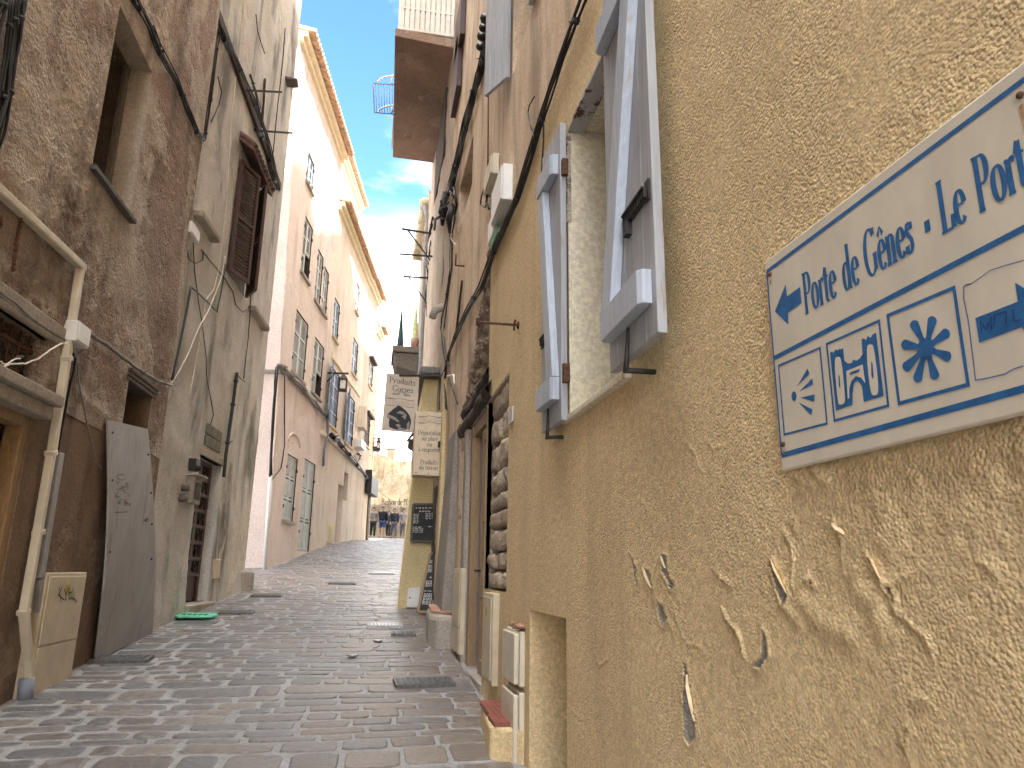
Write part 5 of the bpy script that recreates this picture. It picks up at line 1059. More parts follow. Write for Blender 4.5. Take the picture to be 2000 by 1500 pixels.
# leaning board
tlp, trp = BR.at(212, 820, .06), BR.at(289, 838, .06); brp, blp = ground(252, 1238), ground(178, 1292); brp += Vector((.26, -.02, .012)); blp += Vector((.05, -.02, .012))
T = thing('leaning_board', 'large warped grey board with scribbled graffiti leaning on the brown wall', 'board', blp)
mb = MB(); n_ = 12; nb = BR.n
for i in range(n_ + 1):
    t = i / n_; bow = .05 * math.sin(math.pi * t)
    for P0, P1 in ((tlp, blp), (trp, brp)): p = P0.lerp(P1, t) + nb * bow; mb.v.append(p); mb.v.append(p - nb * .022)
for i in range(n_):
    a = 4 * i; b = a + 4; mb.face((a, b, b + 2, a + 2)); mb.face((a + 1, a + 3, b + 3, b + 1)); mb.face((a, a + 1, b + 1, b)); mb.face((a + 2, b + 2, b + 3, a + 3))
mb.face((0, 2, 3, 1)); e_ = 4 * n_; mb.face((e_, e_ + 1, e_ + 3, e_ + 2)); mb.build('panel', M['ply'], T)
def onb(x, y):   # fraction across, fraction down
    bow = .05 * math.sin(math.pi * y); return tlp.lerp(blp, y).lerp(trp.lerp(brp, y), x) + nb * (bow + .004)
mb = MB(); r_ = random.Random(5)
for k in range(30):
    x, y = r_.uniform(.12, .42), r_.uniform(.25, .36); stroke(mb, [onb(x + r_.uniform(-.05, .05), y + r_.uniform(-.012, .012)) for _ in range(4)], .007, nb)
stroke(mb, [onb(.24 + .1 * math.cos(a), .235 + .012 * math.sin(a)) for a in [i * .5 for i in range(12)]], .006, nb); stroke(mb, [onb(.1, .385), onb(.36, .385)], .008, nb); stroke(mb, [onb(.15, .36), onb(.15, .46)], .008, nb)
for k in range(9): stroke(mb, [onb(.78 + r_.uniform(-.07, .07), .425 + r_.uniform(-.012, .012)) for _ in range(3)], .006, nb)
mb.build('graffiti', M['ink'], T, fix=False)
mb = MB()
for (x, y) in ((.07, .05), (.05, .25), (.93, .12), (.93, .3), (.92, .45), (.04, .55), (.9, .62)): mb.ball(onb(x, y), .012, 6, 4)
mb.build('nail', M['rust'], T)
# cables on the left
cable('cable_bundle', BR, [([(48, -10), (34, 80), (20, 180), (4, 262), (-20, 330)], .018), ([(36, -10), (22, 90), (8, 190), (-10, 260)], .02), ([(26, -10), (10, 110), (-8, 210)], .016), ([(12, -10), (2, 30), (-10, 70)], .02)], M['black'], 'bundle of black cables at the top left edge of the brown house', clips=6)
mb_group = 'cables'
cable('slanting_cable', BR, [([(256, -12), (288, 45), (312, 105), (345, 160), (365, 210), (384, 258), (397, 272)], .022), ([(264, -12), (294, 50), (318, 100), (349, 160), (370, 212), (388, 258), (399, 270)], .014), ([(300, 50), (312, 80), (314, 105)], .008)], M['black'], 'black cable bundle slanting down from the top past the empty window', clips=6)
cable('looping_cable', GR, [([(394, 274), (399, 245), (408, 180), (418, 95), (427, 52)], .02), ([(400, 274), (405, 245), (414, 180), (424, 95), (431, 54)], .018), ([(427, 52), (450, 100), (472, 150), (495, 205), (515, 260), (532, 320), (543, 368)], .03), ([(432, 52), (456, 105), (476, 150), (500, 205), (520, 262), (536, 322), (546, 372)], .022), ([(426, 150), (433, 180), (428, 205), (412, 240)], .008), ([(500, 250), (520, 285), (528, 330), (540, 360)], .03)], M['black'], 'black cables running up the grey wall seam and down along the old timber', clips=5, wob=.01)
mb = MB(); mb.bar(GR.at(418, 8, .03), GR.at(546, 365, .03), .16, .06, GR.n); lone(mb, 'cable_timber', M['darkwood'], 'dark old timber strip slanting across the grey house above the shutters', 'timber', bevel=.01)
cable('white_wire', GR, [([(440, 500), (433, 540), (424, 565), (408, 605), (388, 640), (368, 690), (350, 725), (335, 748), (332, 765), (322, 800), (306, 835), (290, 856)], .008)], M['whitecable'], 'white cable draped diagonally across the grey wall down to the leaning board', d=.04)
cable('white_wire', GR, [([(461, 150), (452, 230), (447, 330), (440, 420), (428, 520), (418, 565), (402, 585), (394, 640), (384, 700), (370, 775)], .008)], M['whitecable'], 'thin pale wire falling straight down the grey wall left of the brown shutters')
cable('dark_wire', GR, [([(377, 468), (380, 530), (388, 590), (396, 640), (402, 690), (404, 740), (412, 780), (417, 810), (411, 830)], .007), ([(365, 470), (368, 505), (380, 515), (396, 508), (397, 490)], .007), ([(393, 488), (415, 515), (440, 545), (455, 570), (460, 595), (475, 610), (482, 605)], .009)], M['black'], 'thin dark wires looping below the small white box on the grey wall')
cable('green_pipe', GR, [([(373, 560), (366, 600), (352, 670), (336, 742)], .017), ([(373, 560), (395, 580), (425, 610)], .012), ([(441, 515), (434, 560), (424, 608)], .012)], flat('dark_green_pipe', (.05, .085, .08), .6), 'thin dark green pipe angled beside the white cable on the grey wall', 'pipe', wob=.001)
cable('wall_conduit', BR, [([(176, 652), (190, 662), (207, 672), (230, 690), (250, 705), (280, 728), (310, 744), (334, 752)], .018)], M['greycable'], 'grey conduit sagging from the white plastic box towards the grey house', clips=6)
cable('thin_wire', BR, [([(150, 690), (152, 730), (160, 780), (170, 830), (182, 880), (190, 905), (200, 916)], .007)], M['greycable'], 'thin beige wire hanging from the white plastic box to the leaning board')
cable('black_wire', BR, [([(142, 690), (148, 700), (145, 720), (133, 770), (122, 830), (112, 885)], .010)], M['black'], 'black wire dropping beside the beige pipe into the grey trunking')
cable('window_wires', BR, [([(-10, 563), (30, 592), (60, 620), (90, 642), (112, 655), (132, 667)], .012), ([(-10, 570), (40, 610), (70, 630), (115, 660)], .010)], M['greycable'], 'grey wires along the stone lintel of the barred window')
cable('white_wire', BR, [([(-10, 722), (20, 712), (50, 710), (75, 700), (100, 682), (120, 671), (133, 670)], .007), ([(-8, 700), (10, 712), (30, 702), (40, 700)], .006)], M['whitecable'], 'white wire drooping in front of the barred window', d=.1)
cable('dry_vine', BR, [([(20, 705), (35, 700), (48, 712), (44, 725), (52, 740), (48, 752)], .01), ([(30, 716), (45, 706), (38, 698), (25, 706)], .012), ([(38, 720), (46, 735), (52, 738)], .008)], M['darkwood'], 'tangle of dry brown stems caught in the window bars', 'plant', d=.06, wob=.02)
cable('hanging_chain', BR, [([(42, 425), (36, 455), (28, 500), (25, 530)], .01), ([(2, 420), (0, 445)], .01)], M['rust'], 'short rusty chain hanging below the beige pipe', 'chain', clips=1)
cable('iron_downpipe', GR, [([(463, 728), (459, 760), (455, 790), (448, 840), (441, 890), (437, 932)], .028)], M['blackiron'], 'short dark iron pipe on the grey wall right of the door', 'pipe', clips=6, wob=.0)
cable('crack_wire', GR, [([(491, 560), (489, 590), (488, 620), (485, 660), (480, 700), (476, 740)], .009), ([(463, 728), (468, 738), (478, 745)], .008)], M['black'], 'thin black wire down the grey wall under the brown shutters')
cable('corner_wire', GR, [([(557, 55), (553, 110), (548, 160), (543, 200), (538, 250), (532, 315)], .010), ([(518, 155), (515, 200), (510, 250)], .02), ([(500, 28), (503, 60), (512, 90), (517, 105)], .008), ([(488, 145), (500, 180), (508, 215)], .018)], M['black'], 'thin dark wires down the upper corner of the grey house', clips=6)
for (a, b, lab) in (((488, 177), (550, 180), 'upper thin iron bar across the top of the grey house'), ((512, 256), (571, 260), 'lower thin iron bar sticking past the grey house corner')):
    p = GR.at(*a, .12); qv = hit(*b, (0, p.y + .45, 0), (0, 1, 0)); mb = MB(); mb.bar(p, qv, .025, .03); mb.bar(p, p - GR.n * .16, .025, .025); lone(mb, 'iron_bar', M['blackiron'], lab, 'bar')
p = GR.at(555, 152, .0); mb = MB(); mb.box8([p + Vector(v) for v in ((-.05, 0, 0), (.2, 0, 0), (.2, .3, 0), (-.05, .3, 0), (-.05, 0, .05), (.26, 0, .03), (.26, .3, .03), (-.05, .3, .05))]); lone(mb, 'stone_bracket', M['slate'], 'small dark slab sticking out of the grey house corner against the pink house', 'bracket')
# door fittings of the grey house
q = GR.rect(362, 378, 922, 985); T = thing('letter_box', 'pale letter box with a little roof left of the panelled door', 'letter box', GR.P((q[0] + q[1]) / 2, q[2], .06)); mb = MB(); GR.box(mb, q[0], q[1], q[2], q[3] - .06, 0, .11); mb.build('case', M['stepstone'], T, bevel=.008); mb = MB(); GR.box(mb, q[0] - .06, q[1] + .06, q[3] - .058, q[3] - .03, -.0, .17); mb.build('roof', M['stepstone'], T, bevel=.006); mb = MB(); GR.box(mb, q[0] + .05, q[1] - .05, q[2] + .06, q[3] - .14, .111, .116); mb.build('flap', M['darkwood'], T)
q = GR.rect(368, 376, 896, 920); mb = MB(); GR.box(mb, q[0], q[1], q[2], q[3], 0, .1); mb.ball(GR.P((q[0] + q[1]) / 2, q[2] + .04, .1), .05, 8, 6); lone(mb, 'door_lamp', M['black'], 'small black lamp above the pale letter box', 'lamp')
q = GR.rect(413, 424, 1092, 1130); mb = MB(); GR.box(mb, q[0], q[1], q[2], q[3], 0, .05); lone(mb, 'access_panel', M['beige'], 'small beige panel low on the grey wall right of the door', 'panel', bevel=.006)
mb = MB(); p = GR.at(355, 952, .0); mb.tube([p, p + GR.n * .09], .05, 9); mb.tube([GR.at(357, 970, .05), GR.at(358, 975, .05)], .06, 9); lone(mb, 'door_bell', M['oldwood'], 'round grey bell fitting left of the letter box', 'bell')
# ------------------------------------------------------------------ left, further up: pink house
def cornice_roof(fac, y0, y1, z, parent, depth=5, tiles=True, off=0., band='cornice'):
    mb = MB()
    for k, (a, b, d) in enumerate(((-.3, -.16, .1), (-.159, -.01, .22))): fac.box(mb, y0, y1, z + a, z + b, off - .05, off + d)
    mb.build('cornice', M[band], parent, bevel=.012)
    mb = MB(); mb.box8([fac.P(y0, z, off + .36), fac.P(y1, z, off + .36), fac.P(y1, z + depth * .28, off - depth), fac.P(y0, z + depth * .28, off - depth), fac.P(y0, z + .03, off + .36), fac.P(y1, z + .03, off + .36), fac.P(y1, z + .03 + depth * .28, off - depth), fac.P(y0, z + .03 + depth * .28, off - depth)])
    mb.smooth = True; n = int((y1 - y0) / .19)
    for k in range(n):
        y = y0 + (k + .5) * (y1 - y0) / n
        for j in range(4): mb.tube([fac.P(y, z + .045 + j * .13 * .0 + (j * .45) * .28, off + .42 - j * .45), fac.P(y, z + .045 + ((j + 1) * .45 + .05) * .28, off + .42 - (j + 1) * .45 - .05)], [.085, .07], 8)
    mb.smooth = False; mb.build('roof', M['rooftile'], parent)
HP = thing('pink_house', 'pink house with grey green louvred shutters, sunlit at the top under a tiled eave', 'house', (-2.2, 21.5, 1.4))
YE = 24.25
wins = []
for (l, r, t, b, fl) in ((599, 613, 303, 370, None), (591, 608, 425, 548, 1), (617, 629, 487, 598, None), (630, 640, 521, 617, None), (573, 599, 612, 740, None), (611, 630, 663, 776, 1), (556, 577, 888, 1018, None), (588, 610, 897, 1077, None)): wins.append((PK.rect(l, r, t, b), fl))
door_p = PK.rect(620, 632, 922, 1060); wins_h = [w_[0] for w_ in wins] + [door_p]
ZP = PK.Z(600, 768); 
yc = lambda z: 19.6 - .105 * (z - 1.5)
fw_ = wall(PK, 18.0, YE, .9, 16.0, wins_h, M['pink'], HP, 'front_wall', step=.16, amp=.02, seed=71)
for v_ in fw_.data.vertices:
    y = v_.co.y + 21.5; z = v_.co.z + 1.4
    if y < yc(z): v_.co.x += PK.sl * (yc(z) - y); v_.co.y = yc(z) - 21.5
for i, (q, fl) in enumerate(wins): shut_window(PK, HP, q, 'palebluepaint' if i == 0 else 'sage', flap=fl, panels=3, sill=None if i == 7 else 'stepstone', name='shuttered_door' if i == 7 else 'window')
reveal(PK, door_p, .25, M['pink'], HP, 'doorway', M['greydoor'])
sidev = PK.n; S0 = PK.P(19.6, 0); sd = Vector((-1, .15, 0)).normalized()
mb = MB(); ns = 12
ST = PK.P(yc(16), 0); S1 = PK.P(yc(.8), 0)
for i in range(ns): a = sd * (.5 * i); b = sd * (.5 * (i + 1)); mb.poly([S1 + a + Vector((0, 0, .8)), S1 + b + Vector((0, 0, .8)), ST + b + Vector((0, 0, 16.0 + .14 * (i + 1))), ST + a + Vector((0, 0, 16.0 + .14 * i))])
mb.build('side_wall', M['pinkside'], HP, fix=False)
mb = MB(); mb.box8([ST + v for v in (Vector((.08, -.06, 15.98)), sd * 6 + Vector((0, -.06, 17.7)), sd * 6 + Vector((0, .3, 17.7)), Vector((.08, .3, 15.98)), Vector((.08, -.06, 16.06)), sd * 6 + Vector((0, -.06, 17.78)), sd * 6 + Vector((0, .3, 17.78)), Vector((.08, .3, 16.06)))]); mb.build('verge', M['rooftile'], HP)
cornice_roof(PK, yc(16) - .1, YE, 16.0, HP)
mb = MB(); mb.poly([PK.P(YE, .8), PK.P(YE, 16), PK.P(YE, 17.5, -6), PK.P(YE, .8, -6)]); mb.poly([PK.P(19.6, .8, -6), PK.P(YE, .8, -6), PK.P(YE, 17.5, -6), PK.P(19.6, 17.5, -6)]); mb.build('party_wall', M['pinkside'], HP, fix=False)
# blind arch over the ground floor window
mb = MB(); q = wins[6][0]; ym = (q[0] + q[1]) / 2; hwid = (q[1] - q[0]) / 2 + .1; za = PK.Z(566, 862)
mb.tube([PK.P(ym - hwid, za, .0)] + [PK.P(ym - hwid * math.cos(k * math.pi / 10), za + .28 * math.sin(k * math.pi / 10), .0) for k in range(11)] + [PK.P(ym + hwid, za, .0)], .035, 6); mb.build('blind_arch', M['peach'], HP)
q = PK.rect(638, 648, 1018, 1060); mb = MB(); PK.box(mb, q[0], q[1], q[2], q[3], 0, .04)
for k in range(6): z = q[2] + .08 + (q[3] - q[2] - .15) * k / 6; PK.box(mb, q[0] + .1, q[1] - .1, z, z + .05, .04, .06)
# vent is built with the peach house below
vent_mb = mb
# ------------------------------------------------------------------ peach house with blue shutters
YF = 31.4
HE = thing('peach_house', 'peach house with bright blue shutters behind the hanging lantern', 'house', (-1.2, 27.5, 1.9))
pw = [(PK.rect(651, 662, 584, 666), 'palebluepaint'), (PK.rect(643, 661, 720, 836), 'bluepaint'), (PK.rect(676, 691, 772, 872), 'bluepaint'), (PK.rect(688, 698, 662, 735), 'palebluepaint'), (PK.rect(695, 701, 552, 613), 'sage')]
op1 = PK.rect(657, 668, 945, 1060); op2 = PK.rect(671, 679, 922, 978)
wall(PK, YE, YF, 1.0, 14.2, [q for q, m_ in pw] + [op1, op2], M['peach'], HE, 'front_wall', step=.2, amp=.02, seed=73)
for i, (q, m_) in enumerate(pw):
    w_ = shut_window(PK, HE, q, m_, panels=4 if i in (1, 2) else 2, sill='cream')
    if i in (1, 2):
        y = q[0] - .02; mb = MB(); W_ = (q[1] - q[0]) * .5; ax = (PK.n * .22 - PK.a * .97).normalized(); louver(mb, PK.P(y, 0, .03), ax, W_, q[2], q[3], (-ax.y, ax.x, 0), panels=4); mb.build('open_shutter', M['bluepaint'], w_)
reveal(PK, op1, .3, M['peach'], HE, 'doorway', M['tan']); reveal(PK, op2, .2, M['peach'], HE, 'slit_window', M['darkroom'])
vent_mb.build('vent', M['cornice'], HE, bevel=.008)
body(PK, YE, YF, 1.0, 14.2, 6, M['peach'], HE); cornice_roof(PK, YE, YF, 14.2, HE)
zc0 = PK.Z(697, 905); mb = MB(); PK.box(mb, YE + .02, YF - .02, PK.Z(665, 878) - .07, PK.Z(665, 878) + .07, -.02, .1); mb.build('string_course', M['peach'], HE, bevel=.02)
a_ = PK.px(648, 690); b_ = PK.px(702, 775); mb = MB(); PK.box(mb, a_[0], b_[0], (a_[1] + b_[1]) / 2 - .1, (a_[1] + b_[1]) / 2 + .1, -.02, .05); mb.build('band', M['cornice'], HE, bevel=.015)
e0 = SB.px(668, 300); e1 = SB.px(703, 402)
mb = MB(); ys0, ys1 = YE + .3, e1[0] + .2; zt_ = (SB.Z(668, 296) + SB.Z(703, 400)) / 2
SB.box(mb, ys0, ys1, 14.0, zt_, -4, 0); mb.build('attic', M['cream'], HE)
cornice_roof(SB, ys0, ys1, zt_, HE, depth=3.8)
# ------------------------------------------------------------------ tan house and the last houses
HT = thing('tan_house', 'narrow tan house with a pointed window hood and wall boxes up the street', 'house', (-.5, 33, 2.4)); YG = 34.4
tw = [(PK.rect(708, 718, 690, 752), 'oldwood'), (PK.rect(712, 722, 812, 872), 'oldwood'), (PK.rect(720, 728, 706, 758), 'sage'), (PK.rect(697, 704, 842, 868), 'oldwood')]
tdoor = PK.rect(691, 701, 938, 1042)
wall(PK, YF, YG, 1.4, 14.3, [q for q, m_ in tw if q[1] < YG and q[0] > YF] + ([tdoor] if tdoor[0] > YF and tdoor[1] < YG else []), M['tan'], HT, 'front_wall', step=.25, amp=.02, seed=75)
for q, m_ in tw:
    if q[1] < YG and q[0] > YF:
        w_ = shut_window(PK, HT, q, m_, leafs=2, panels=2); mb = MB(); PK.box(mb, q[0] - .1, q[1] + .1, q[3] + .02, q[3] + .14, -.02, .2); mb.build('window_head', M['darkwood'], w_)
if tdoor[0] > YF and tdoor[1] < YG:
    reveal(PK, tdoor, .25, M['tan'], HT, 'doorway', M['darkroom']); mb = MB()
    for k in range(6): y = tdoor[0] + (tdoor[1] - tdoor[0]) * (k + .5) / 6; mb.tube([PK.P(y, tdoor[2], -.03), PK.P(y, tdoor[3], -.03)], .02, 6)
    mb.build('iron_grille', M['blackiron'], HT)
body(PK, YF, YG, 1.4, 14.3, 6, M['tan'], HT); cornice_roof(PK, YF, YG, 14.3, HT)
p = PK.at(700, 838, 0); mb = MB(); mb.prism([p + PK.a * -.5 , p + PK.a * .5, p + PK.a * .12 + Vector((0, 0, 1.0)), p + PK.a * -.12 + Vector((0, 0, 1.0))], PK.n * .3); mb.build('window_hood', M['tan'], HT, bevel=.02)
HL = thing('last_house', 'far cream house ending the left row beside the bastion', 'house', (.0, 36, 2.5)); YH = 35.9
wall(PK, YG, YH, 1.6, 13.0, [], M['cream'], HL, 'front_wall', step=.3, amp=.02, seed=77); body(PK, YG, YH, 1.6, 13.0, 6, M['cream'], HL); cornice_roof(PK, YG, YH, 13.0, HL)
for (yy, zz) in ((35.1, 5.6), (35.15, 8.6)): shut_window(PK, HL, (yy - .35, yy + .35, zz, zz + 1.4), 'oldwood', panels=2)
mb = MB()
PK.box(mb, 34.9, 35.5, 2.6, 4.9, 0, .05)
mb.build('dark_door', M['darkwood'], HL)
# fittings up the street
cable('corner_cable', PK, [([(541, 714), (537, 770), (533, 830), (530, 880), (528, 930)], .035), ([(556, 730), (556, 800), (556, 870), (549, 915), (532, 936)], .014)], M['black'], 'dark cable down the corner of the pink house')
mb = MB(); mb.tube([PK.at(528, 932, .06), PK.at(523, 1020, .06), PK.at(517, 1114, .06)], .05, 9); lone(mb, 'white_pipe', M['white'], 'pale pipe at the foot of the pink house corner', 'pipe')
cable('facade_cables', PK, [([(545, 713), (560, 725), (580, 745), (605, 775), (625, 798), (640, 812)], .06), ([(545, 720), (562, 733), (582, 753), (607, 782), (638, 815)], .04)], M['greycable'], 'bundle of cables sagging across the pink facade', clips=4, wob=.03)
mb = MB(); zz = PK.Z(530, 712); Sz = PK.P(yc(zz), 0); mb.bar(Sz + Vector((.05, -.03, zz)), Sz + sd * .9 + Vector((0, -.06, zz)), .07, .09); lone(mb, 'cable_ledge', M['greycable'], 'short grey cable ledge on the pale side wall of the pink house', 'ledge')
mb = MB(); mb.tube([PK.at(640, 812, .1), PK.at(640, 845, .1), PK.at(633, 880, .1), PK.at(631, 910, .06)], .045, 8); lone(mb, 'blue_pipe', M['bluepvc'], 'bent blue grey pipe between the pink and peach houses', 'pipe')
cable('far_cables', PK, [([(645, 848), (660, 862), (675, 880), (690, 898), (705, 918), (722, 940)], .06), ([(690, 893), (700, 900), (705, 890), (697, 886)], .03)], M['black'], 'dark cables sagging along the ledge of the peach house', clips=4, wob=.04, d=.12)
def lantern(px_c, v_arm, v_top, v_bot, wpx, label, y, arm_px):
    k = lambda u, v: hit(u, v, (0, y, 0), (0, 1, 0)); c = k(px_c, v_top); bt = k(px_c, v_bot); w = (k(px_c + wpx, v_top) - k(px_c - wpx, v_top)).length / 2; T = thing('lantern', label, 'lantern', bt, 'street lanterns')
    x = c.x; z1, z0 = c.z, bt.z; r0, r1 = w * .72, w * .95; Q = lambda s, t, z, r: Vector((x + s * r, y + t * r, z)); mb = MB()
    for s, t in ((-1, -1), (1, -1), (1, 1), (-1, 1)): mb.bar(Q(s, t, z0 + .05, r0), Q(s, t, z1 - .08, r1 * .8), .03, .03)
    mb.box((x, y, z0 + .03), (2 * r0 + .06, 2 * r0 + .06, .06)); mb.box((x, y, z0 + .005), (r0, r0, .04))
    for a, b in (((-1, -1), (1, -1)), ((1, -1), (1, 1)), ((1, 1), (-1, 1)), ((-1, 1), (-1, -1))): mb.bar(Q(*a, z1 - .08, r1 * .8), Q(*b, z1 - .08, r1 * .8), .035, .04)
    mb.box8([Q(-1, -1, z1 - .06, r1), Q(1, -1, z1 - .06, r1), Q(1, 1, z1 - .06, r1), Q(-1, 1, z1 - .06, r1), Q(-1, -1, z1 + .1, r1 * .35), Q(1, -1, z1 + .1, r1 * .35), Q(1, 1, z1 + .1, r1 * .35), Q(-1, 1, z1 + .1, r1 * .35)]); mb.build('frame', M['blackiron'], T)
    mb = MB()
    for a, b in (((-1, -1), (1, -1)), ((1, -1), (1, 1)), ((1, 1), (-1, 1)), ((-1, 1), (-1, -1))): mb.poly([Q(*a, z0 + .06, r0 * .93), Q(*b, z0 + .06, r0 * .93), Q(*b, z1 - .09, r1 * .74), Q(*a, z1 - .09, r1 * .74)])
    mb.build('glass', M['lampglass'], T)
    za = k(px_c, v_arm).z; wl = PK.P(y + .1, za, 0); mb = MB(); mb.bar(wl, Vector((x + .15, y, za)), .045, .06); mb.bar(Vector((x, y, za)), Vector((x, y, z1 + .08)), .03, .03); mb.bar(wl + Vector((0, 0, -.3)), wl.lerp(Vector((x, y, za)), .5), .03, .03); mb.build('bracket', M['blackiron'], T)
lantern(671, 729, 738, 764, 9, 'near black lantern with pale glass on a long arm by the blue shutters', 24.5, 640)
lantern(740, 856, 861, 878, 5, 'small far black lantern against the white sky left of the bastion', 35.5, 722)
q = PK.rect(692, 701, 861, 877); mb = MB(); PK.box(mb, q[0], q[1], q[2], q[3], 0, .3); lone(mb, 'wall_unit', M['white'], 'white air unit on the wall under the pointed window hood', 'air unit', bevel=.02)
q = PK.rect(712, 726, 932, 968); T = thing('sign_box', 'black iron sign box hanging over the far doors of the left row', 'sign', PK.P((q[0] + q[1]) / 2, q[2], .3)); mb = MB(); PK.box(mb, q[0], q[1], q[2], q[3], .05, .32); mb.build('case', M['blackiron'], T, bevel=.02)
mb = MB(); PK.box(mb, q[0] + .05, q[0] + .1, q[3], q[3] + .25, 0, .3); mb.build('arm', M['blackiron'], T)
mb = MB(); r_ = random.Random(3); c0 = PK.at(739, 838, .15)
for k in range(420):
    z = r_.uniform(-1.0, .9); sp_ = .28 * (1 - abs(z) * .6); p = c0 + Vector((r_.gauss(0, sp_ * .5), r_.gauss(0, sp_ * .5), z)); s = r_.uniform(.03, .07); u = Vector((r_.uniform(-1, 1), r_.uniform(-1, 1), r_.uniform(-1, 1))).normalized(); v_ = u.orthogonal().normalized()
    mb.poly([p - u * s, p + v_ * s * .5, p + u * s, p - v_ * s * .5])
T = thing('hanging_plant', 'green trailing plant on the wall of the far cream house', 'plant', c0 + Vector((0, 0, -1))); mb.build('foliage', M['leaf'], T, fix=False); mb = MB(); mb.box(c0 + Vector((-.05, 0, -1.0)), (.4, .6, .22)); mb.build('planter', M['oldwood'], T, bevel=.02)

# ------------------------------------------------------------------ bastion behind the crest
BY = 52.0
HBA = thing('bastion_wall', 'sunlit pale stone bastion wall with painted lettering closing the street', 'bastion', (1, BY, 3.2))
class FB:  # a facade across the street
    pass
mb = MB(); xs_ = np.arange(-7, 13.01, .3); zs_ = np.arange(2.0, 10.2, .3)
top = lambda x: 9.45 - .19 * (x + .2) + .12 * math.sin(x * 3.1) + .07 * math.sin(x * 7.7)
b0 = 0
for x in xs_:
    for j in range(27):
        z = 2.0 + (top(x) - 2.0) * j / 26; mb.v.append(Vector((x, BY + .05 * z - .3 + .25 * float(vnoise(x * .9, z * .9, 4)) + .12 * float(vnoise(x * 2.6, z * 2.6, 6)), z)))
for i in range(len(xs_) - 1):
    for j in range(26): mb.face((i * 27 + j, (i + 1) * 27 + j, (i + 1) * 27 + j + 1, i * 27 + j + 1))
mb.smooth = True; mb.sm = [True] * len(mb.f); mb.build('wall', M['bastion'], HBA, fix=False)
mb = MB(); mb.box8([(-7, BY + .3, 2), (13, BY + .3, 2), (13, BY + 3, 2), (-7, BY + 3, 2), (-7, BY + .5, 10.4), (13, BY + .5, 6.9), (13, BY + 3, 6.9), (-7, BY + 3, 10.4)]); mb.build('core', M['bastion'], HBA)
t0 = hit(745, 986, (0, BY - .5, 0), (0, 1, 0)); t1 = hit(746, 973, (0, BY - .5, 0), (0, 1, 0)); te = hit(797, 986, (0, BY - .5, 0), (0, 1, 0))
hh = (t1.z - t0.z); xs2 = (te.x - t0.x) / (text_width("Bastion de l'É") * hh)
mb = MB(); text(mb, "Bastion de l'É", t0, EX, EZ, NF, hh, xs2, 1.7, lift=.0); mb.build('lettering', flat('faded_paint', (.045, .03, .018), .9, .3), HBA, fix=False)
p0 = hit(764, 880, (0, 56, 0), (0, 1, 0)); mb = MB(); mb.box((p0.x, 56, p0.z - .8), (.55, .6, 1.8)); mb.box((p0.x, 56, p0.z + .1), (.7, .7, .12)); lone(mb, 'chimney', M['bastion'], 'small square stone chimney above the bastion wall', 'chimney', bevel=.03)
cable('street_wire', PK, [([(735, 640), (736, 660)], .01)], M['black'], 'thin stay wire at the end of the left row')
mb = MB(); a_ = PK.at(722, 938, .1); b_ = Vector((2.4, 50, a_.z + .6)); mb.tube([a_.lerp(b_, t / 10) + Vector((0, 0, -.5 * math.sin(math.pi * t / 10))) for t in range(11)], .015, 5); lone(mb, 'overhead_wire', M['black'], 'thin wire sagging across the street in front of the bastion', 'wire')

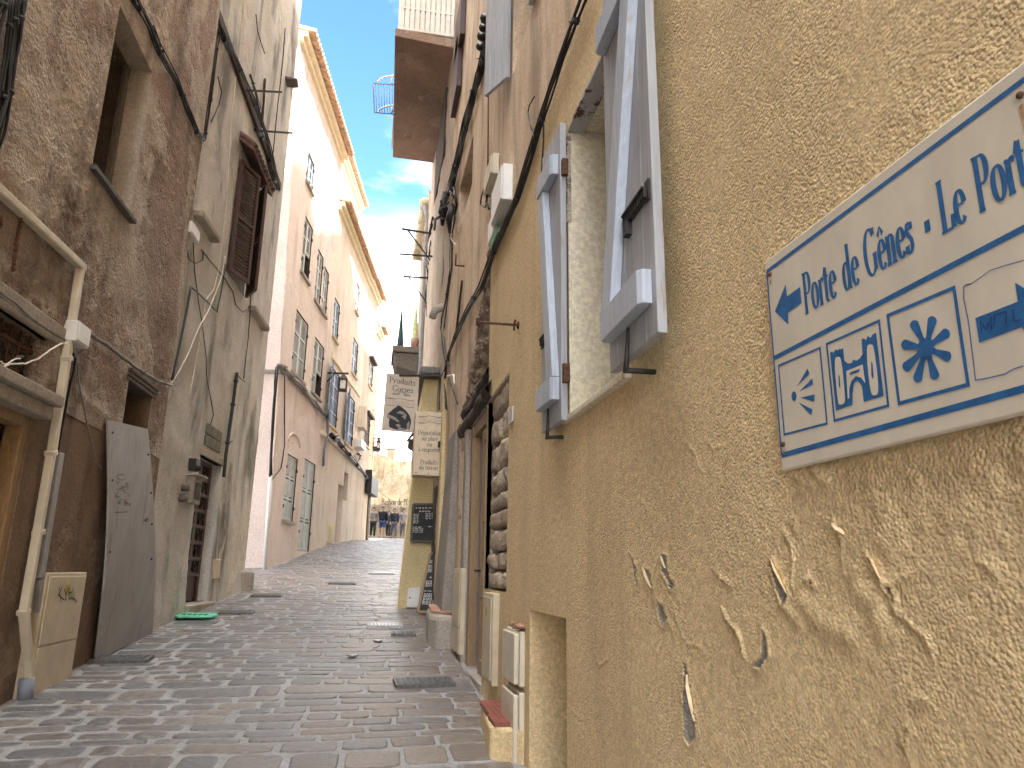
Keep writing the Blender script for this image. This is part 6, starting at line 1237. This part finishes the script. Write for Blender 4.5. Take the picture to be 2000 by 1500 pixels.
# ------------------------------------------------------------------ people at the crest
def skin_obj(name, verts, edges, radii, mat, parent, sub=1, root=0):
    me = bpy.data.meshes.new(name); off = base_of(parent); me.from_pydata([tuple(Vector(v) - off) for v in verts], edges, []); me.materials.append(mat)
    o = bpy.data.objects.new(name, me); C.objects.link(o); o.parent = parent; m = o.modifiers.new('Skin', 'SKIN'); m.use_smooth_shade = True
    for i, r in enumerate(radii):
        sv = me.skin_vertices[0].data[i]; sv.radius = (r, r) if not isinstance(r, tuple) else r; sv.use_root = (i == root)
    s = o.modifiers.new('Subdivision', 'SUBSURF'); s.levels = sub; s.render_levels = sub; return o
def cloth(c, rough=.85): return flat('cloth', c, rough, .2, 25)
SKIN = flat('skin', (.2, .11, .075), .6, .08); HAIR = flat('dark_hair', (.02, .014, .01), .6, .3)
def person(u, vf, h, face, label, shirt, trousers, sleeves='long', jacket=0., shorts=False, arms=0., stride=.11, seed=0, bag=None, Y=42.0, shirt_len=.47):
    r = random.Random(seed); f = hit(u, vf, (0, Y, 0), (0, 1, 0)); f.z = gz(f.x, Y) + .01; T = thing('person', label, 'person', f, 'people walking over the crest of the street')
    c, s = math.cos(face), math.sin(face)
    W = lambda x, y, z: Vector((f.x + (x * c - y * s) * h, f.y + (x * s + y * c) * h, f.z + z * h))
    V = [(0, 0, .53), (0, -.005, .62), (0, -.01, .72), (0, 0, .805), (0, .005, .85), (0, .012, .895), (0, .012, .945)]; E_ = [(0, 1), (1, 2), (2, 3), (3, 4), (4, 5), (5, 6)]; Rr = [.075, .068, .08, .06, .03, .052, .046]
    V.append((0, .07, .905)); E_.append((5, 7)); Rr.append(.012)
    sh = {}
    for sd_ in (-1, 1):
        b = len(V); sw = stride * sd_ * .8; lf = arms
        V += [(sd_ * .105, 0, .795), (sd_ * (.14 + .03 * lf), -.02 + sw * .2, .64), (sd_ * (.145 - .02 * lf), .05 + sw * .55 + .06 * lf, .51 + .06 * lf), (sd_ * .145, .07 + sw * .7 + .08 * lf, .465 + .07 * lf)]
        E_ += [(3, b), (b, b + 1), (b + 1, b + 2), (b + 2, b + 3)]; Rr += [.042, .029, .02, .021]
        for k in range(4): V.append((sd_ * (.145), .052 + k * .013 + sw * .7 + .08 * lf, .425 - (.004 if k in (0, 3) else -.002) + .07 * lf)); E_.append((b + 3, len(V) - 1)); Rr.append(.0055)
        V.append((sd_ * .13, .095 + sw * .7 + .08 * lf, .45 + .07 * lf)); E_.append((b + 3, len(V) - 1)); Rr.append(.006)
        g_ = len(V); fw = stride * -sd_
        V += [(sd_ * .052, 0, .5), (sd_ * .056, fw * .55 + .012, .285), (sd_ * .056, fw - (.04 if fw < 0 else 0), .05 + (.03 if fw < 0 else 0)), (sd_ * .065, fw + .085 - (.04 if fw < 0 else 0), .018)]
        E_ += [(0, g_), (g_, g_ + 1), (g_ + 1, g_ + 2), (g_ + 2, g_ + 3)]; Rr += [.062, .038, .022, .022]; sh[sd_] = (b, g_)
    skin_obj('body', [W(*v) for v in V], E_, [q * h for q in Rr], SKIN, T)
    # shirt or jacket
    idx = [0, 1, 2, 3]; vv = [V[i] for i in idx]; vv[0] = (0, 0, shirt_len + .03); ee = [(0, 1), (1, 2), (2, 3)]; rr = [(.1 + jacket, .078 + jacket), (.09 + jacket, .075 + jacket), (.105 + jacket, .08 + jacket), (.075 + jacket * .5, .06 + jacket * .5)]
    for sd_ in (-1, 1):
        b = sh[sd_][0]; k = len(vv); vv.append(V[b]); ee.append((3, k)); rr.append(.052 + jacket * .5); e1 = V[b + 1]
        if sleeves == 'long': vv += [e1, V[b + 2]]; ee += [(k, k + 1), (k + 1, k + 2)]; rr += [.042 + jacket * .5, .03]
        else: m_ = tuple(V[b][i] * .35 + e1[i] * .65 for i in range(3)); vv.append(m_); ee.append((k, k + 1)); rr.append(.042)
    skin_obj('jacket' if jacket > 0 else 'shirt', [W(*v) for v in vv], ee, [tuple(x * h for x in q) if isinstance(q, tuple) else q * h for q in rr], cloth(shirt), T)
    vv = [V[0]]; ee = []; rr = [(.088, .074)]
    for sd_ in (-1, 1):
        g_ = sh[sd_][1]; k = len(vv); vv += [V[g_], V[g_ + 1]]; ee += [(0, k), (k, k + 1)]; rr += [.072, .05]
        if not shorts: vv.append(V[g_ + 2]); ee.append((k + 1, k + 2)); rr.append(.04)
    skin_obj('shorts' if shorts else 'trousers', [W(*v) for v in vv], ee, [tuple(x * h for x in q) if isinstance(q, tuple) else q * h for q in rr], cloth(trousers), T)
    mb = MB()
    for sd_ in (-1, 1): g_ = sh[sd_][1]; a = V[g_ + 2]; bb = V[g_ + 3]; mb.bar(W(a[0], a[1] - .02, max(.018, a[2] - .03)), W(bb[0], bb[1] + .015, .018), .058 * h, .036 * h)
    mb.build('shoe', M['ink'], T, bevel=.02)
    mb = MB(); mb.ball(W(0, -.004, .945), .06 * h, 12, 8, (.95, 1.05, .95)); mb.ball(W(0, -.02, .91), .052 * h, 10, 6, (.9, .8, 1)); mb.build('hair', HAIR, T)
    if bag: mb = MB(); mb.box8([W(*v) for v in bag]); mb.build('bag', cloth((.02, .02, .03)), T, bevel=.04 * h)
person(727, 1053, 1.70, math.pi, 'person in pale grey top and black trousers with a backpack, nearest the left houses', (.09, .086, .082), (.003, .004, .005), 'long', 0, stride=.07, seed=1, bag=[(-.09, -.16, .6), (.09, -.16, .6), (.09, -.08, .6), (-.09, -.08, .6), (-.08, -.15, .8), (.08, -.15, .8), (.08, -.08, .8), (-.08, -.08, .8)], Y=41.5)
person(745, 1053, 1.76, math.pi, 'person in a long black jacket and blue shorts walking over the crest', (.003, .003, .004), (.025, .045, .12), 'long', .02, True, stride=.06, seed=2, Y=42, shirt_len=.42)
person(757, 1052, 1.55, math.pi - .2, 'shorter person in dark clothes half hidden between two black jackets', (.03, .03, .04), (.004, .004, .005), 'long', .015, stride=.08, seed=3, Y=43.2, shirt_len=.4)
person(768, 1053, 1.66, math.pi + .2, 'person in a navy jacket and grey jeans walking in the middle of the group', (.004, .005, .012), (.045, .048, .06), 'long', .02, stride=.1, seed=4, Y=41.6)
person(786, 1052, 1.68, math.pi, 'person in white t-shirt with dark sleeves and pale trousers near the shop pier', (.15, .15, .18), (.1, .096, .1), 'short', 0, stride=.06, arms=.5, seed=5, Y=42)

# ------------------------------------------------------------------ things on the paving
def plate(u, v, w, d, label, name='drain_cover', rot=0., mat='iron', kind='grid'):
    c = ground(u, v); c.z = gz(c.x, c.y); T = thing(name, label, 'drain cover', c, 'metal covers in the paving'); ca, sa_ = math.cos(rot), math.sin(rot)
    def Q(x, y, z): X, Yv = c.x + x * ca - y * sa_, c.y + x * sa_ + y * ca; return Vector((X, Yv, gz(X, Yv) + z))
    mb = MB(); z = .034
    def bx(x0, x1, y0, y1, z0, z1): mb.box8([Q(x0, y0, z0), Q(x1, y0, z0), Q(x1, y1, z0), Q(x0, y1, z0), Q(x0, y0, z1), Q(x1, y0, z1), Q(x1, y1, z1), Q(x0, y1, z1)])
    bx(-w / 2, w / 2, -d / 2, d / 2, -.03, z); f_ = mb.build('frame', M[mat], T, bevel=.003); mb = MB()
    nx, ny = max(3, int(w / .05)), max(2, int(d / .05))
    for i in range(nx):
        for j in range(ny):
            if kind == 'grid': bx(-w / 2 + .02 + (w - .04) * i / nx, -w / 2 + .02 + (w - .04) * (i + .62) / nx, -d / 2 + .02 + (d - .04) * j / ny, -d / 2 + .02 + (d - .04) * (j + .62) / ny, z, z + .006)
    mb.build('tread', M[mat], T)
plate(238, 1291, .52, .26, 'dark drain cover beside the foot of the leaning board'); plate(462, 1199, .46, .3, 'dark drain cover right of the mint green mat'); plate(522, 1165, .5, .34, 'drain cover in front of the pale pink side wall')
plate(668, 1141, .55, .36, 'dark oval looking cover in the middle of the street'); plate(828, 1337, .52, .27, 'patterned iron cover near the wooden door', rot=.08); plate(788, 1241, .3, .2, 'small iron cover beside the slanted chalkboard'); plate(752, 1224, .46, .26, 'shiny steel cover in the street near the shop pier', mat='steel'); plate(745, 1121, .62, .4, 'shiny steel cover up the street left of the chalkboards', mat='steel')
for (u, v, lab) in ((738, 1255, 'small round steel marker nearer the iron covers'), (688, 1284, 'small round steel marker left in the paving')):
    c = ground(u, v); mb = MB(); mb.lathe((c.x, c.y, gz(c.x, c.y) + .016), [(.001, .0), (.055, .0), (.06, .006), (.05, .012), (.001, .012)], 16); lone(mb, 'round_marker', M['steel'], lab, 'marker')
c = ground(380, 1208); T = thing('mint_mat', 'mint green scalloped plastic mat lying by the grey house doorstep', 'mat', c); mb = MB(); pts = []
for k in range(40): a = 2 * math.pi * k / 40; rr = 1 + .1 * math.cos(10 * a); pts.append((.27 * rr * math.copysign(abs(math.cos(a)) ** .6, math.cos(a)), .2 * rr * math.copysign(abs(math.sin(a)) ** .6, math.sin(a))))
W3 = lambda x, y, z: Vector((c.x + x, c.y + y, gz(c.x + x, c.y + y) + z + .02 * max(0, -x)))
mb.prism([W3(x, y, .03) for x, y in pts], (0, 0, .02)); mb.build('mat', M['mint'], T, bevel=.004)
mb = MB(); 
for k in range(5): mb.prism([W3(-.14 + .07 * k + .03 * math.cos(a), .02 * math.sin(k) + .05 * math.sin(a), .051) for a in [i * .785 for i in range(8)]], (0, 0, .004))
mb.build('pattern', M['leaf'], T)

# ------------------------------------------------------------------ unseen set back storey added above the gutter to shade the street
mb = MB(); RC.box(mb, 16.62, 20.2, 10.4, 19.5, -6, -1.05); mb.build('shade_storey', M['tan'], HC)

# ------------------------------------------------------------------ sky, sun, camera
AZ = (0.25, -0.968); EL = R(38)
w = bpy.data.worlds.new('World'); bpy.context.scene.world = w; w.use_nodes = True; nt = w.node_tree; nt.nodes.clear()
out = nt.nodes.new('ShaderNodeOutputWorld'); bg = nt.nodes.new('ShaderNodeBackground'); sky = nt.nodes.new('ShaderNodeTexSky'); sky.sky_type = 'NISHITA'; sky.sun_disc = False; sky.sun_elevation = EL; sky.sun_rotation = math.atan2(AZ[0], AZ[1]); sky.air_density = 1.0; sky.dust_density = 0; sky.ozone_density = 1.5
tc = nt.nodes.new('ShaderNodeTexCoord'); sep = nt.nodes.new('ShaderNodeSeparateXYZ'); nt.links.new(tc.outputs['Generated'], sep.inputs[0])
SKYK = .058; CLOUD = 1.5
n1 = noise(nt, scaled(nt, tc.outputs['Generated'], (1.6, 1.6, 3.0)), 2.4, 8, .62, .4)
low = ramp(nt, sep.outputs[2], .32, .48, 1, 0)            # cloud bank low down
wisp = ramp(nt, n1, .5, .75, 0, .2)
over = ramp(nt, sep.outputs[2], .72, .9)            # bright broken cloud added overhead, out of view, to light the street
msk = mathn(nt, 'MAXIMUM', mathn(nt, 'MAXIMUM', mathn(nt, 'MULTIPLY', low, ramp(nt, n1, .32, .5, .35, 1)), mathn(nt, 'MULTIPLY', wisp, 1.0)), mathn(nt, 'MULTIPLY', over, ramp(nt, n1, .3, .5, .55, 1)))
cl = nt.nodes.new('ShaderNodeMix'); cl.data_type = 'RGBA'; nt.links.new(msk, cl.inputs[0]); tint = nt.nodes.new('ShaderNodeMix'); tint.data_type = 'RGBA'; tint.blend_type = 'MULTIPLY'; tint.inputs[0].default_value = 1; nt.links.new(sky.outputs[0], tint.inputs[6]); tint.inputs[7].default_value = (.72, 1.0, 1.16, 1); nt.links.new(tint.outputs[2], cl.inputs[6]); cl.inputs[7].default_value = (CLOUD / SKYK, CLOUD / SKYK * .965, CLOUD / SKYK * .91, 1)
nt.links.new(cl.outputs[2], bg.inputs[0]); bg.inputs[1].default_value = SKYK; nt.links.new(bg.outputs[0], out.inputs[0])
sun = bpy.data.lights.new('sun', 'SUN'); sun.energy = 2.1; sun.angle = R(.5); sun.color = (1, .94, .84); so = bpy.data.objects.new('sun', sun); C.objects.link(so)
sdir = Vector((AZ[0] * math.cos(EL), AZ[1] * math.cos(EL), math.sin(EL))).normalized(); so.rotation_euler = sdir.to_track_quat('Z', 'Y').to_euler(); so.location = (0, -10, 40)
cam = bpy.data.cameras.new('camera'); co = bpy.data.objects.new('camera', cam); C.objects.link(co); cam.sensor_width = 36; cam.lens = 36 * F / 2000; cam.clip_start = .02; cam.clip_end = 2000
right = Vector((1, 0, 0)); Mx = Matrix(((Xc.x, Xc.y, Xc.z), (Yc.x, Yc.y, Yc.z), (Zc.x, Zc.y, Zc.z)))
co.matrix_world = Matrix.Translation(CAM) @ Mx.to_4x4()
cam.dof.use_dof = True; cam.dof.focus_distance = 2.2; cam.dof.aperture_fstop = 22
sc_ = bpy.context.scene; sc_.camera = co
sc_.view_settings.view_transform = 'Standard'; sc_.view_settings.look = 'None'; sc_.view_settings.exposure = 3.0; sc_.view_settings.gamma = 1
